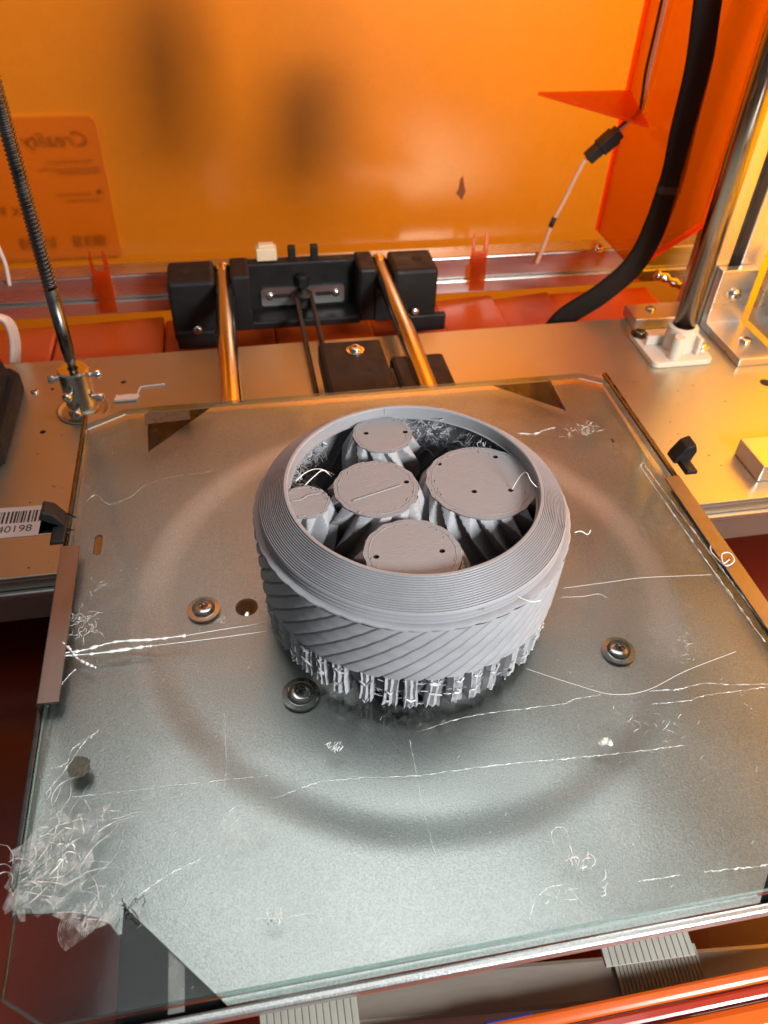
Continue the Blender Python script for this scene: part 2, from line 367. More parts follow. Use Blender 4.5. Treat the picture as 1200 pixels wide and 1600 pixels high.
# ------------------------------------------------------------------ rear frame beam and panels
beam = empty('rear_frame_beam', (150, 560, -55), 'long aluminium extrusion along the foot of the orange back panel', 'beam')
def prof_beam(name, z0, z1, y0, y1): return MB().box((-420, y0-560, z0+55), (600, y1-560, z1+55), bev=.8).build(name, ALU, beam)
prof_beam('top_rail', -44, -36, 553, 576); prof_beam('web', -58, -44.2, 557, 574); prof_beam('bottom_rail', -70, -58.2, 553, 576)
MB().box((-420, -.6-6.4, 19.2), (600, .6-6.4, 20.2)).build('slot_lip', ALU, beam)
def panel_box(name, x0, x1, z0, z1, y0, y1, label, cat):
    mb = MB(); vs = [(x, y, z) for z in (z0, z1) for y in (y0, y1) for x in (x0, x1)]
    mb.add(vs, [(0, 2, 3, 1), (4, 5, 7, 6), (0, 4, 6, 2), (1, 3, 7, 5), (2, 6, 7, 3)], 1).add(vs, [(0, 1, 5, 4)], 0)
    o = mb.build(name, [AC_FRONT, AC_BACK]); return tag(o, label, cat)
panel_box('back_panel', -420, 640, -112, 640, 584, 587, 'large translucent orange acrylic panel closing the back', 'panel')
# side panel with its chamfered lower corner (plane x = 420)
sp = MB().prism([(578, -30), (503, -29.5), (419, 46), (409, 175), (400, 330), (578, 330)], 421, 424, axis='x').build('side_panel', AC_RED)
tag(sp, 'red orange acrylic side panel with chamfered lower corner behind the black loom', 'panel')
MB().prism([(420.2, 579.2), (425, 579.2), (425, 582.5), (420.2, 582.5)], -30, 330, axis='z').build('bright_edge', AC_EDGE, sp)
MB().prism([(502, -32), (418, 44), (419.5, 46), (503.5, -29.8)], 419.5, 424.5, axis='x').build('chamfer_edge', AC_EDGE, sp)
MB().prism([(418, 44), (406, 180), (408, 180.2), (419.8, 46)], 419.5, 424.5, axis='x').build('front_edge', AC_EDGE, sp)
op = MB().prism([(-90, -111), (583, -111), (583, 640), (-90, 640)], 560, 563, axis='x').build('outer_side_panel', AC_SIDE)
tag(op, 'orange acrylic outer wall at the far right behind the upright post', 'panel')
ring = MB(); 
for r_ in (9, 14): ring.lathe([(r_-1.2, 0), (r_, 1.4), (r_+1.2, 0)], n=32, mat=orient((-1, 0, 0)))
ring.build('moulded_ring', AC_EDGE, op, (559.5, 505, 150))
gq = MB().prism([(341, 572), (419.5, 572), (419.5, 528)], 0, 2.6, bev=.4)
gq.v = [(x, y, z+88-(572-y)*.30+(419.5-x)*.0) for x, y, z in gq.v]
gs = gq.build('corner_gusset', AC_PALE)
tag(gs, 'thin triangular orange acrylic gusset in the upper right corner', 'gusset')
# label behind the panel, print mirrored as seen from inside
lb = empty('label_card', (-50, 586.3, 22), 'pale label with mirrored print behind the orange panel at left', 'label')
MB().prism(rrect(-75, -55, 49.5, 57, 7), -.2, .2, axis='y').build('card', CARD, lb)
FL = (math.pi/2, 0, 0)
text_mesh('Creality', 15, INK, 'mirrored_logo', lb, (41, -.8, 34), FL, flip=True, shear=.35)
for k, (z, x0, x1) in enumerate([(22, 6, 40), (16.5, -2, 44), (13.5, 12, 44), (-3, 8, 34), (-8, 14, 40)]):
    MB().box((x0, -.8, z), (x1, -.7, z+.9)).build('print_line', INK, lb)
MB().lathe([(1.9, 0), (.0001, .1)], n=16, mat=orient((0, -1, 0))).build('dot', INK, lb, (40, -.8, -1))
text_mesh('X 9', 11, INK, 'mirrored_marks', lb, (-22, -.8, -18), FL, flip=True)
for k in range(22):
    if k in (9, 10, 11, 12): continue
    MB().box((-30+k*3.2, -.8, -46), (-30+k*3.2+rr.choice((.6, 1, 1.6)), -.7, -36)).build('bar', INK, lb)
stn = MB().prism([(290, 2), (293, 10), (291.5, 14), (289, 23), (287, 19), (286.5, 12), (284.5, 8), (287, 6)], 583.1, 583.6, axis='y').build('brown_flake', pm('brown_flake', (.22, .045, .006), .6))
tag(stn, 'small brown flake stuck on the orange back panel', 'flake')
# unseen blockers added behind the back panel to cast soft dark patches
for (x, y, z, r, h, nm) in ((94, 650, 150, 22, 62, 0), (182, 652, 92, 27, 34, 1)):
    b_ = MB().lathe([(r*.5, -h), (r, -h*.7), (r*1.1, 0), (r*.9, h*.7), (r*.4, h)], n=28).build('shade_blocker', BLACK, None, (x, y, z+20*nm))
    tag(b_, ['tall added blocker shading the orange panel from behind', 'lower added blocker shading the orange panel from behind'][nm], 'light blocker')
# orange acrylic tabs hooked on the rear beam
for k, (x0, lbl) in enumerate(((-26, 'orange acrylic tab on rear beam under the label'), (292, 'orange acrylic tab on rear beam right of black bracket'))):
    t = MB().prism([(-6, -35), (8, -35), (8, 10), (6, 16), (5, 16), (4, 0), (-3, 0), (-4, 16), (-5, 16), (-6, 10)], -1.2, 1.2, axis='y', bev=.3).build('acrylic_tab', AC_PALE, None, (x0+8, 550.5, -30))
    t.rotation_euler = (-.12, 0, .05*(1-2*k)); tag(t, lbl, 'tab', 'acrylic tabs on the rear beam')
q = aty(935, 388, 552); sw = empty('beam_bolt', q, 'shiny bolt on the rear beam below the side panel', 'bolt'); screw(sw, (0, 0, 0), 3.2, (0, -.6, 1), name='head')
# ------------------------------------------------------------------ rear rod holder (black bracket)
rh = empty('rod_holder', (145, 510, -68), 'black plastic rod bracket with belt pulley at the back of the rails', 'bracket')
def RH(x, y, z): return (x-145, y-510, z+68)
def rhbox(name, a, b, bev=2.5, mat=BLACK): return MB().box(RH(*a), RH(*b), bev=bev).build(name, mat, rh)
rhbox('end_block', (38, 492, -66), (74, 530, -15), 3); rhbox('end_block', (214, 492, -64), (250, 530, -15), 3)
rhbox('inner_block', (86, 496, -62), (101, 530, -14), 2.5); rhbox('inner_block', (186, 496, -60), (201, 530, -14), 2.5)
rhbox('rod_cradle', (72, 494, -60), (88, 529, -30), 1.5); rhbox('rod_cradle', (199, 494, -60), (216, 529, -30), 1.5)
rhbox('back_wall', (99, 519, -60), (188, 530, -16), 1.5); rhbox('bottom_ledge', (99, 497, -62), (188, 521, -55), 1.5)
rhbox('mounting_foot', (40, 488, -70), (70, 494, -55), 1.5); rhbox('mounting_foot', (226, 488, -68), (258, 494, -53), 1.5)
for x in (62-10, 236): MB().lathe([(4.5, .05), (4.2, .12), (.0001, .12)], n=24).build('bolt_hole', HOLE, rh, RH(x, 512, -15))
MB().prism(rrect(-34, -7.5, 34, 7.5, 2.5), -1.2, 1.2, axis='y').build('slotted_plate', ALU, rh, RH(143, 517.6, -44))
for s_ in (-1, 1):
    MB().prism(rrect(-7, -1.7, 7, 1.7, 1.6), -.2, .2, axis='y').build('slot', HOLE, rh, RH(143+s_*17, 516.1, -43))
    screw(rh, RH(143+s_*27, 516.3, -43), 3., (0, -1, .2), washer=False)
MB().lathe([(7, 0), (7, 2), (5.6, 2.2), (5.6, 9), (7, 9.2), (7, 11), (2.5, 11.2), (2.5, 14), (.001, 14)], n=28).build('pulley', RUBBER, rh, RH(143, 507, -48))
MB().lathe([(5.5, 0), (5.5, 8), (3.5, 9.5), (.001, 9.5)], n=6, smooth=False).build('tension_knob', BLACK, rh, RH(143, 514, -34))
for x in (136, 154): rhbox('clip_prong', (x-3, 522, -17), (x+3, 528, -5), .8)
for p_ in ((309, 515), (648, 487)):
    q = aty(*p_, 488); screw(rh, RH(q.x, 487.5, q.z), 3.4, (0, -1, .25), washer=False)
cn = MB().box((-8, -5, -6), (8, 5, 4), bev=.8).box((-6, -3, 4), (6, 3, 6.5), bev=.5).build('wire_plug', pm('ivory_plastic', (.75, .62, .42), .45), None, (116, 530-4, -9))
tag(cn, 'ivory wire plug on top of the black rear bracket', 'plug')
# ------------------------------------------------------------------ smooth rods, belt, belt clamp
for k, (x, lbl) in enumerate(((80, 'smooth chrome rail rod left of the drive belt'), (207, 'smooth chrome rail rod right of the drive belt'))):
    r_ = MB().lathe([(.001, 0), (5.2, .3), (7, 1.6), (7, 500), (5.8, 503), (5.4, 507), (6.6, 510), (6.9, 513), (6.2, 516.5), (4, 518.8), (.001, 519.4)], n=40, mat=orient((0, 1, 0))).build('rail_rod', CHROME, None, (x, 12, -22.5))
    tag(r_, lbl, 'rod', 'rail rods under the bed')
bl = empty('drive_belt', (143, 400, -42), 'toothed black drive belt running from the rear pulley under the bed', 'belt')
for s_, nm in ((-1, 'left_run'), (1, 'right_run')):
    mb = MB().box((-.7, -330, -3), (.7, 108, 3))
    for k in range(146): mb.box((-s_*1.5-.55, -330+k*3, -2.9), (-s_*1.5+.55, -330+k*3+1.5, 2.9))
    mb.build(nm, pm('belt_rubber', (.05, .035, .025), .55) if s_ < 0 else MATS['belt_rubber'], bl, (s_*6.6, 0, 0))
bc = empty('belt_clamp', (165, 330, -20), 'black plastic belt clamp block with screw under the rear edge of the bed', 'clamp')
MB().box((-24, 0, -14), (20, 66, 4), bev=3).build('block', BLACK, bc)
MB().box((24, 0, -14), (62, 52, -2), bev=3).build('side_block', BLACK, bc); MB().box((19, 6, -12), (26, 40, -4), bev=1).build('bridge', BLACK, bc)
screw(bc, (0, 51, 4), 4.2, washer=True); MB().lathe([(4, .05), (3.8, .15), (.001, .15)], n=20).build('bolt_hole', HOLE, bc, (9, 27, 4))
# ------------------------------------------------------------------ lead screw and coupler
def lead_screw():
    mb = MB(); mb.lathe([(2.6, -22), (2.6, -8), (3.6, -7), (3.6, -2), (4.05, 0), (4.05, 42)], n=28)
    vs = []; fs = []; nseg = 28; pitch = 2.4; sub = 4; turns = 150
    prof = (3.35, 4.15, 4.15, 3.35)
    rows = turns*sub
    for j in range(rows):
        for i in range(nseg):
            z = 42 + (j/sub+i/nseg)*pitch; a = 2*math.pi*i/nseg; r = prof[j % sub]; vs.append((r*math.cos(a), r*math.sin(a), z))
    for j in range(rows-1):
        for i in range(nseg):
            i2 = (i+1) % nseg; d = sub if i2 == 0 else 0
            if j+1+d >= rows: continue
            fs.append((j*nseg+i, (j+d)*nseg+i2, (j+1+d)*nseg+i2, (j+1)*nseg+i))
    mb.add(vs, fs, 0, False); return mb
LSX, LSY = -18., 379.
ls = lead_screw().build('lead_screw', DARKSTEEL, None, (LSX, LSY, 0)); tag(ls, 'dark threaded lead screw rising from the coupler at left', 'lead screw')
cp = empty('shaft_coupler', (LSX, LSY, PZ), 'shiny cylindrical shaft coupler with set screws at the lead screw foot', 'coupler')
MB().lathe([(9.2, .3), (10, 1.2), (10, 31), (9, 32), (3.4, 32), (3.4, 28), (.001, 28)], n=48).build('body', STEEL, cp, auto=40)
MB().lathe([(17, .1), (17.2, .9), (15.6, .9), (15.4, .3), (12, .2), (.001, .2)], n=48).build('collar_ring', PLATE, cp)
for (d, z) in (((-1, -.1, 0), 26), ((1, .05, .08), 26), ((-.35, -1, 0), 19), ((.95, -.35, 0), 12), ((-.1, -1, 0), 6.5)):
    dv = Vector(d).normalized(); c_ = dv*9.6
    s1 = MB().lathe([(1.7, -1), (1.7, 3.2), (3.1, 3.3), (3.3, 5.4), (2.6, 6.6), (1.2, 6.8), (1.0, 5.6), (.001, 5.6)], n=20, mat=orient(d)).build('set_screw', STEEL, cp, (c_.x, c_.y, z), auto=40)
# ------------------------------------------------------------------ print bed under the glass
BZ = -5.5
bed = empty('print_bed', (156, 156, BZ), 'galvanised steel bed with pressed ring groove beneath the glass', 'print bed')
GC, GR = (156., 158.), 118.
outl = [(-1.5, 37), (8, 35.5), (18, 34), (25, 31.5), (29.5, 28.5), (32.4, 24.5), (33.4, 24.8), (33.6, 33.5), (66, -1.5), (244, -1.5), (276, 33), (279, -1.5), (314, -1.5), (314, 316), (279, 316), (277.5, 281), (237, 316), (71, 316), (33.5, 276), (32, 316), (-1.5, 316)]
holes = []
def circ(c, r, n=20): return [(c[0]+r*math.cos(2*math.pi*i/n), c[1]+r*math.sin(2*math.pi*i/n)) for i in range(n)]
holes.append(circ((80.5, 157.7), 5.2)); holes.append([(12.2+x, 206.7+y) for x, y in rrect(-1.9, -7, 1.9, 7, 1.9, 4)])
def gprof(d):      # pressed channel, d = distance from centre line
    t = min(1, max(0, (9-d)/18)); return -1.9*t*t*(3-2*t)
verts = [Vector(p) for p in outl]; edges = [(i, (i+1) % len(outl)) for i in range(len(outl))]
for h in holes:
    b0 = len(verts); verts += [Vector(p) for p in h]; edges += [(b0+i, b0+(i+1) % len(h)) for i in range(len(h))]
def pin(p, poly):
    r = False; n = len(poly); j = n-1
    for i in range(n):
        (xi, yi), (xj, yj) = poly[i], poly[j]
        if (yi > p[1]) != (yj > p[1]) and p[0] < (xj-xi)*(p[1]-yi)/(yj-yi)+xi: r = not r
        j = i
    return r
for dr in np.arange(-12, 12.1, 1.5):
    for i in range(160):
        a = 2*math.pi*(i+.5*(int(dr*2) % 2))/160; p_ = (GC[0]+(GR+dr)*math.cos(a), GC[1]+(GR+dr)*math.sin(a))
        if pin(p_, outl) and not any(pin(p_, h) for h in holes): verts.append(Vector(p_))
for x in np.arange(3, 314, 8.):
    for y in np.arange(3, 314, 8.):
        if abs(math.hypot(x-GC[0], y-GC[1])-GR) > 16 and pin((x, y), outl): verts.append(Vector((x, y)))
cv, ce, cf, *_ = delaunay_2d_cdt(verts, edges, [list(range(len(outl)))], 1, 1e-4)
mb = MB(); fs = []
for f in cf:
    c = sum((cv[i] for i in f), Vector((0, 0)))/len(f)
    if pin(c, outl) and not any(pin(c, h) for h in holes): fs.append(list(f))
dn = lambda x, y: .16*math.sin(x*.045+1)*math.cos(y*.05)+.10*math.sin(x*.11+y*.07)
vs = [(v.x-156, v.y-156, gprof(math.hypot(v.x-GC[0], v.y-GC[1])-GR)+dn(v.x, v.y)-.3) for v in cv]
mb.add(vs, fs, 0, True); mb.add([(x, y, z-1.5) for x, y, z in vs], [f[::-1] for f in fs], 0, True)
ec = {}
for f in fs:
    for i in range(len(f)):
        e = (f[i], f[(i+1) % len(f)]); ec[tuple(sorted(e))] = None if tuple(sorted(e)) in ec else e
for e in ec.values():
    if e: a_, b_ = vs[e[0]], vs[e[1]]; mb.add([a_, b_, (b_[0], b_[1], b_[2]-1.5), (a_[0], a_[1], a_[2]-1.5)], [(0, 3, 2, 1)])
sheet = mb.build('bed_sheet', GALV, bed)
MB().box((37-156, -5.2-156, -3.6), (330-156, -2.2-156, 1.0), bev=.9).build('front_lip', GALV, bed)
for (x0, y0, x1, y1) in ((32.5, -1, 72, 40), (240, -1, 279, 40), (31, 270, 76, 316), (232, 276, 279.5, 316)):
    MB().box((x0-156, y0-156, -9), (x1-156, y1-156, -2.3), bev=.5).build('foam_corner', FOAM, bed)
MB().box((48-156, -.5-156, -2.2), (53-156, 24-156, -2.0)).build('reflection_stripe', DARKSTEEL, bed)  # thin grey strip stands in for a reflection on the black foam
for (px, py, r) in ((318, 950, 5.0), (470, 1083, 5.4), (967, 1015, 5.0)):
    q = atz(px, py, BZ); mb_r = screw(bed, (q.x-156, q.y-156, -1.5), r, scale_h=.62)
# rubber insulation edge and rim at right and left of the bed
MB().box((314.5-156, 20-156, -5), (317.5-156, 316-156, 1.0), bev=.8).build('bed_edge_strip', DARKSTEEL, bed)
MB().box((-4.2-156, 45-156, -6), (-1.8-156, 316-156, .5), bev=.7).build('bed_edge_strip', DARKSTEEL, bed)
# ------------------------------------------------------------------ glass plate
go = [(14, 0), (310, 0), (310, 303), (297, 311), (20, 311), (0, 299), (0, 10)]
mb = MB(); n = len(go)
def ring_at(z, inset):
    c = Vector((155, 155)); return [((x-155)*(1-inset/155)+155, (y-155)*(1-inset/155)+155, z) for x, y in go]
lay = [ring_at(-4.2, .5), ring_at(-3.7, 0), ring_at(-.6, 0), ring_at(0, .6)]
vs = sum(lay, [])
mb.add(vs, [[3*n+i for i in range(n)]], 0); mb.add(vs, [list(range(n))[::-1]], 1)
mb.add(vs, [(j*n+i, j*n+(i+1) % n, (j+1)*n+(i+1) % n, (j+1)*n+i) for j in range(3) for i in range(n)], 2)
gp = mb.build('glass_plate', [GLASS, GLASSB, GLASSE]); tag(gp, 'clear square glass plate with clipped corners and glue smears under the gear', 'glass plate')
# edge clips
def clip(name, x, y0, y1, sgn, label):
    o = empty(name, (x, (y0+y1)/2, 0), label, 'clip', 'spring clips on the glass edges'); h = (y1-y0)/2
    p_ = [(-1.6*sgn, -8), (-2.4*sgn, -7), (-2.4*sgn, 1.0), (-1.7*sgn, 2.0), (6.2*sgn, 1.5), (6.3*sgn, .8), (6.0*sgn, .45), (-1.0*sgn, .7), (-1.4*sgn, .2), (-1.4*sgn, -8)]
    mb = MB(); n = len(p_); vs = [(a, -h, b) for a, b in p_]+[(a, h, b) for a, b in p_]
    mb.add(vs, [(i, (i+1) % n, n+(i+1) % n, n+i) for i in range(n)]); bm = bmesh.new()
    V = [bm.verts.new(v) for v in vs]; bm.faces.new(V[:n][::-1]); bm.faces.new(V[n:])
    for i in range(n): bm.faces.new((V[i], V[(i+1) % n], V[n+(i+1) % n], V[n+i]))
    bmesh.ops.recalc_face_normals(bm, faces=bm.faces[:])
    MB().bm(bm).build('channel', CLIP, o); return o
clip('edge_clip', -.2, 113, 200, 1, 'long brown metal channel clip on the left glass edge')
rc = clip('edge_clip', 310.5, 52, 206, -1, 'long metal channel clip on the right glass edge')
for (px, py, lbl, s_) in ((1060, 712, 'black spring clip gripping the right glass edge', 1), (92, 815, 'small black spring clip at the left glass edge', -1)):
    q = atz(px, py, 2); o = empty('binder_clip', (q.x, q.y, 0), lbl, 'clip', 'black binder clips')
    MB().prism([(-5, .6), (5, .6), (7*s_, 8), (5*s_, 13), (0, 11), (-4*s_, 4)], -5, 4, axis='y', bev=.8).build('jaw', BLACK, o)
    MB().prism([(-3, .7), (4, .7), (4, 3), (-2, 3.5)], -15, -4.5, axis='y', bev=.6).build('lever', BLACK, o)
# ------------------------------------------------------------------ right corner hardware
zr = MB().lathe([(8, -30), (8, 420)], n=40).build('upright_rod', CHROME_V, None, (415.5, 395.5, 0)); tag(zr, 'thick steel upright rod standing in the cream socket at right', 'rod')
rs = empty('rod_socket', (415, 395, PZ), 'cream plastic rod socket bolted to the plate at right', 'socket')
MB().prism(rrect(-28, -21, 20, 27, 5), .1, 4.5, bev=.8).build('flange', WHITEPL, rs)
MB().lathe([(12, 4.6), (11, 22), (8.3, 23), (8.3, 16), (.001, 16)], n=32).build('sleeve', WHITEPL, rs, auto=40)
MB().lathe([(4.6, 4.6), (4.3, 21), (3.8, 22), (.001, 22)], n=24).build('boss', WHITEPL, rs, (-10, -15, 0), auto=40)
for (a, b) in (((-24, 4, 4.6), (-8, 7, 12)), ((8, -14, 4.6), (11, -6, 18))): MB().box(a, b, bev=.6).build('rib', WHITEPL, rs)
MB().prism([(11, 4.6), (19, 4.6), (11, 20)], -2, 2, axis='y', bev=.3).build('web', WHITEPL, rs)
screw(rs, (14, -9, 8), 4.0); MB().lathe([(4.6, 4.6), (4.6, 8), (.001, 8)], n=24).build('spacer', WHITEPL, rs, (14, -9, 0))
screw(rs, (-22, 20, 4.6), 4.6, mat=DARKSTEEL)
gb = empty('mounting_block', (400, 440, PZ), 'flat aluminium block with screw behind the rod socket', 'block')
MB().box((-4, -10, .1), (50, 14, 9), bev=.8).build('body', ALU, gb); screw(gb, (14, 4, 9), 4., washer=False)
lbk = empty('angle_bracket', (466, 410, PZ), 'thick aluminium angle bracket with two screws beside the upright rod', 'bracket')
MB().prism([(-42, .1), (20, .1), (20, 50), (12, 50), (12, 6.5), (-42, 6.5)], -14, 16, axis='x', bev=.6).build('body', ALU, lbk)
MB().prism([(12.2, 6.6), (-35, 6.6), (12.2, 62)], 22, 24.5, axis='x', bev=.3).build('side_gusset', ALU, lbk)
screw(lbk, (2, 11.6, 30), 4.6, (0, -1, 0), washer=False); screw(lbk, (3, -18, 6.6), 4.6, washer=False)
ps = empty('upright_post', (466, 450, PZ), 'tall slotted aluminium upright post at the far right', 'post')
MB().box((-18, -19, .1), (-5, 15, 420), bev=1).build('front_rail', ALU_V, ps); MB().box((5, -19, .1), (24, 15, 420), bev=1).build('front_rail', ALU_V, ps)
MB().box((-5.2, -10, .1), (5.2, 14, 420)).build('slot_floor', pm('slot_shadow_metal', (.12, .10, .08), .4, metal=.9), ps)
ab = MB().box((0, 0, 0), (90, 29, 12), bev=.8).build('spacer_block', ALU, None, (397, 243, PZ+.1)); tag(ab, 'plain aluminium block on the plate at the right edge', 'block')
# cable loom
lp = [aty(x, y, 468) for x, y in ((1118, -80), (1106, 0), (1092, 100), (1068, 200), (1047, 290), (1002, 398), (945, 455), (880, 498), (850, 540))]
lm = empty('cable_loom', lp[0], 'black braided cable loom curving down in front of the side panel', 'cable'); L0 = lp[0]
def ribbon(pts, wd, th, n=16):
    vs = []; k = len(pts)
    for i, p in enumerate(pts):
        t = (pts[min(i+1, k-1)]-pts[max(i-1, 0)]).normalized(); a = t.cross(Vector((0, -1, 0))).normalized(); b = t.cross(a)
        for j in range(n):
            g = 2*math.pi*j/n; cs, sn = math.cos(g), math.sin(g)
            vs.append(p + a*wd*math.copysign(abs(cs)**.6, cs) + b*th*math.copysign(abs(sn)**.6, sn))
    return MB().add(vs, [(i*n+j, i*n+(j+1) % n, (i+1)*n+(j+1) % n, (i+1)*n+j) for i in range(k-1) for j in range(n)], 0, True)
ribbon([p-L0 for p in smooth_path(lp, 60)], 9.6, 3.2).build('sleeve', LOOM, lm)
k_ = smooth_path(lp, 60)[30]-L0; k2_ = smooth_path(lp, 60)[31]-L0
ribbon([k_, k_.lerp(k2_, .8)], 10.1, 3.7).build('tape_band', RUBBER, lm)
# connector and wire at the right of the back panel
wp = [aty(x, y, 548) for x, y in ((838, 412), (850, 383), (862, 350), (882, 312), (900, 275), (915, 248))]
wi = MB().tube(smooth_path(wp, 24), 1.9, n=10).build('pale_wire', pm('peach_wire', (.72, .38, .22), .4)); tag(wi, 'pale peach wire hanging below the black plug', 'wire')
sl = smooth_path(wp, 24); tb = MB().tube(sl[9:12], 2.2, n=10).build('wrap', RUBBER, wi)
wp2 = [aty(x, y, 548) for x, y in ((966, 206), (985, 190), (1004, 176), (1010, 150), (1016, 110), (1030, 50), (1048, -30))]
w2 = MB().tube(smooth_path(wp2, 30), 1.3, n=8).build('white_wire', WIREW); tag(w2, 'thin white wire rising along the side panel', 'wire')
wp3 = [p+Vector((-3, 1, 0)) for p in wp2]; w3 = MB().tube(smooth_path(wp3, 30), 1.2, n=8).build('black_wire', RUBBER); tag(w3, 'thin black wire rising beside the white wire', 'wire')
a_, b_ = aty(918, 248, 546), aty(968, 205, 546); d_ = (b_-a_); M_ = orient(d_); ln = d_.length
pg = empty('wire_connector', a_, 'black two part wire connector hanging before the back panel', 'connector')
def pgpart(name, bx): 
    q = MB()
    for a, b in bx: q.box(a, b, bev=.5)
    q.v = [tuple(M_ @ Vector(v)) for v in q.v]; q.build(name, BLACK, pg)
pgpart('plug', [((-5, -4, 0), (5, 4, ln*.42))]); pgpart('receptacle', [((-6.5, -5, ln*.38), (6.5, 5, ln*.86))]); pgpart('latch', [((7, -2, ln*.12), (9, 2, ln*.6))]); pgpart('collar', [((-5, -4.2, ln*.85), (5, 4.2, ln*1.0))])
# small brass coupling behind the rod socket
q0 = [aty(x, y, 478) for x, y in ((1024, 428), (1036, 432), (1050, 440), (1062, 446))]
br = MB().tube(smooth_path(q0, 16), lambda t: 3.4+.9*math.sin(t*19), n=14).build('ribbed_fitting', STEEL); tag(br, 'ribbed pale fitting between loom and upright rod', 'fitting')
# ------------------------------------------------------------------ left edge things
bp = empty('motor_mount', (-90, 366, PZ), 'black plastic mount at the left edge beside the coupler', 'mount')
MB().prism([(-40, -46), (26, -46), (31, -38), (31, 42), (24, 50), (-40, 50)], .1, 14, bev=2).build('base', BLACK, bp)
MB().prism([(-40, 14), (26, 14), (20, 40), (-10, 58), (-40, 58)], -36, 40, axis='y', bev=2).build('body', BLACK, bp)
wb = empty('white_wires', (-85, 470, -60), 'loop of white wires at the left edge behind the plate', 'wires')
for k in range(3):
    pts = [aty(x+k*5, y, 455+k*2) for x, y in ((-30, 492), (-8, 494), (8, 503), (17, 525), (19, 552), (16, 600))]
    MB().tube([p-Vector((-85, 470, -60)) for p in smooth_path(pts, 30)], 1.7, n=10).build('strand', WIREW, wb)
pts = [aty(x, y, 545) for x, y in ((-14, 360), (0, 392), (9, 415), (15, 446))]
wv = MB().tube(smooth_path(pts, 20), 1.5, n=8).build('white_wire', WIREW); tag(wv, 'single white wire in front of the label at left', 'wire')
# ------------------------------------------------------------------ front beam below the glass edge
fb = empty('front_beam', (150, 4.8, -62), 'beige metal front beam below the near glass edge', 'beam')
MB().box((-72, -9, -26), (420, 8, 0), bev=2).build('body', BEAM, fb); fb.rotation_euler = (0, 0, -.1)
def ribbed(name, x0, x1, y0, y1, z, n, label, rot):
    o = empty(name, ((x0+x1)/2, (y0+y1)/2, z), label, 'tape', 'ribbed grey tape pieces'); h = (x1-x0)/2; g = (y1-y0)/2
    MB().box((-h, -g, 0), (h, g, .8), bev=.2).build('backing', TAPE, o)
    for i in range(n):
        x = -h+(i+.5)*2*h/n; MB().box((x-h/n*.8, -g, .82), (x+h/n*.8, g, 1.12), bev=.12).build('rib', TAPE, o)
    o.rotation_euler = rot; return o
ribbed('ribbed_tape', 74, 106, -24, 2, -30, 14, 'ribbed grey tape under the glass edge at lower middle', (.25, 0, 0))
ribbed('ribbed_tape', 193, 226, -6, 8, -30, 14, 'ribbed grey tape tucked under the glass edge at lower right', (.1, 0, -.05))
ribbed('ribbed_tape', 206, 240, -9.5, 6.5, -61.2, 22, 'ribbed beige tape wrapped over the front beam', (0, 0, -.1))
for k, (y, z, r, c, lbl) in enumerate(((-12.5, -50, 2.4, 0, 'upper orange acrylic strip below the front beam'), (-17.6, -50.5, 2.2, 1, 'middle dark red acrylic strip below the front beam'), (-25.5, -51, 5, 0, 'lowest orange acrylic strip at the bottom right'))):
    o = MB().box((40, -r, -r), (460, r, r), bev=r*.55).build('acrylic_strip', [pm('orange_strip', (.62, .10, .012), .18, var=.2, vscale=30, coat=.4, stretch=(.1, 1, 1)), pm('red_strip', (.36, .03, .012), .2, var=.2, vscale=30, coat=.4, stretch=(.1, 1, 1))][c], None, (0, y, z))
    tag(o, lbl, 'strip', 'acrylic strips along the front')
q = atz(795, 1598, -50); bt = MB().box((-9, -3, 0), (9, 3, 2), bev=.9).build('blue_tape', BLUE, None, (q.x, q.y-1.5, -50)); tag(bt, 'scrap of blue tape at the bottom edge', 'tape')
# ================================================================== printed gear
GX, GY = 152.1, 149.8
rg = empty('ring_gear', (GX, GY, 0), 'large grey 3D printed ring gear with sloping ribbed rim on the glass', 'gear')
ZT, ZF, ZB = 65.7, 52., 21.
NS = 240
# sloping rim of printed layers
prof = [(49.9, 59.5), (49.9, ZT-.5), (50.3, ZT-.05), (51.2, ZT)]
ns = 16; r0, r1, z0, z1 = 50.9, 61.4, ZT, 57.2
for i in range(ns):
    ra = r0+(r1-r0)*i/ns; rb = r0+(r1-r0)*(i+1)/ns; za = z0+(z1-z0)*i/ns; zb = z0+(z1-z0)*(i+1)/ns
    prof += [(ra+.0, za-1.05), (ra+.20, za-1.0), (ra+.24, za-.14), (ra+.32, za-.05), (rb-.10, za-.05), (rb-.02, za-.16)]
prof += [(61.6, 57.0), (61.8, 56.5), (61.6, 55.9), (61.1, 55.6), (61.1, 55.3), (61.8, 55.0), (61.9, 54.4), (61.7, 54.0), (61.1, 53.8), (61.1, 53.4), (61.8, 53.1), (61.9, 52.5), (61.5, 52.05)]
MB().lathe(prof, n=NS, smooth=False).build('layered_rim', PLA_RIM, rg, auto=15)
rm = rg.children[-1]
for me_ in (rm.data,):      # small height wobble so that the layers are not perfect
    for v in me_.vertices:
        a = math.atan2(v.co.y, v.co.x); v.co.z += .00010*math.sin(a*5+1)+.00005*math.sin(a*13)
# rim cap faces of lathe (n-gons) are removed: keep it an open sleeve
bm = bmesh.new(); bm.from_mesh(rm.data); bmesh.ops.delete(bm, geom=[f for f in bm.faces if len(f.verts) > 4], context='FACES'); bm.to_mesh(rm.data); bm.free()
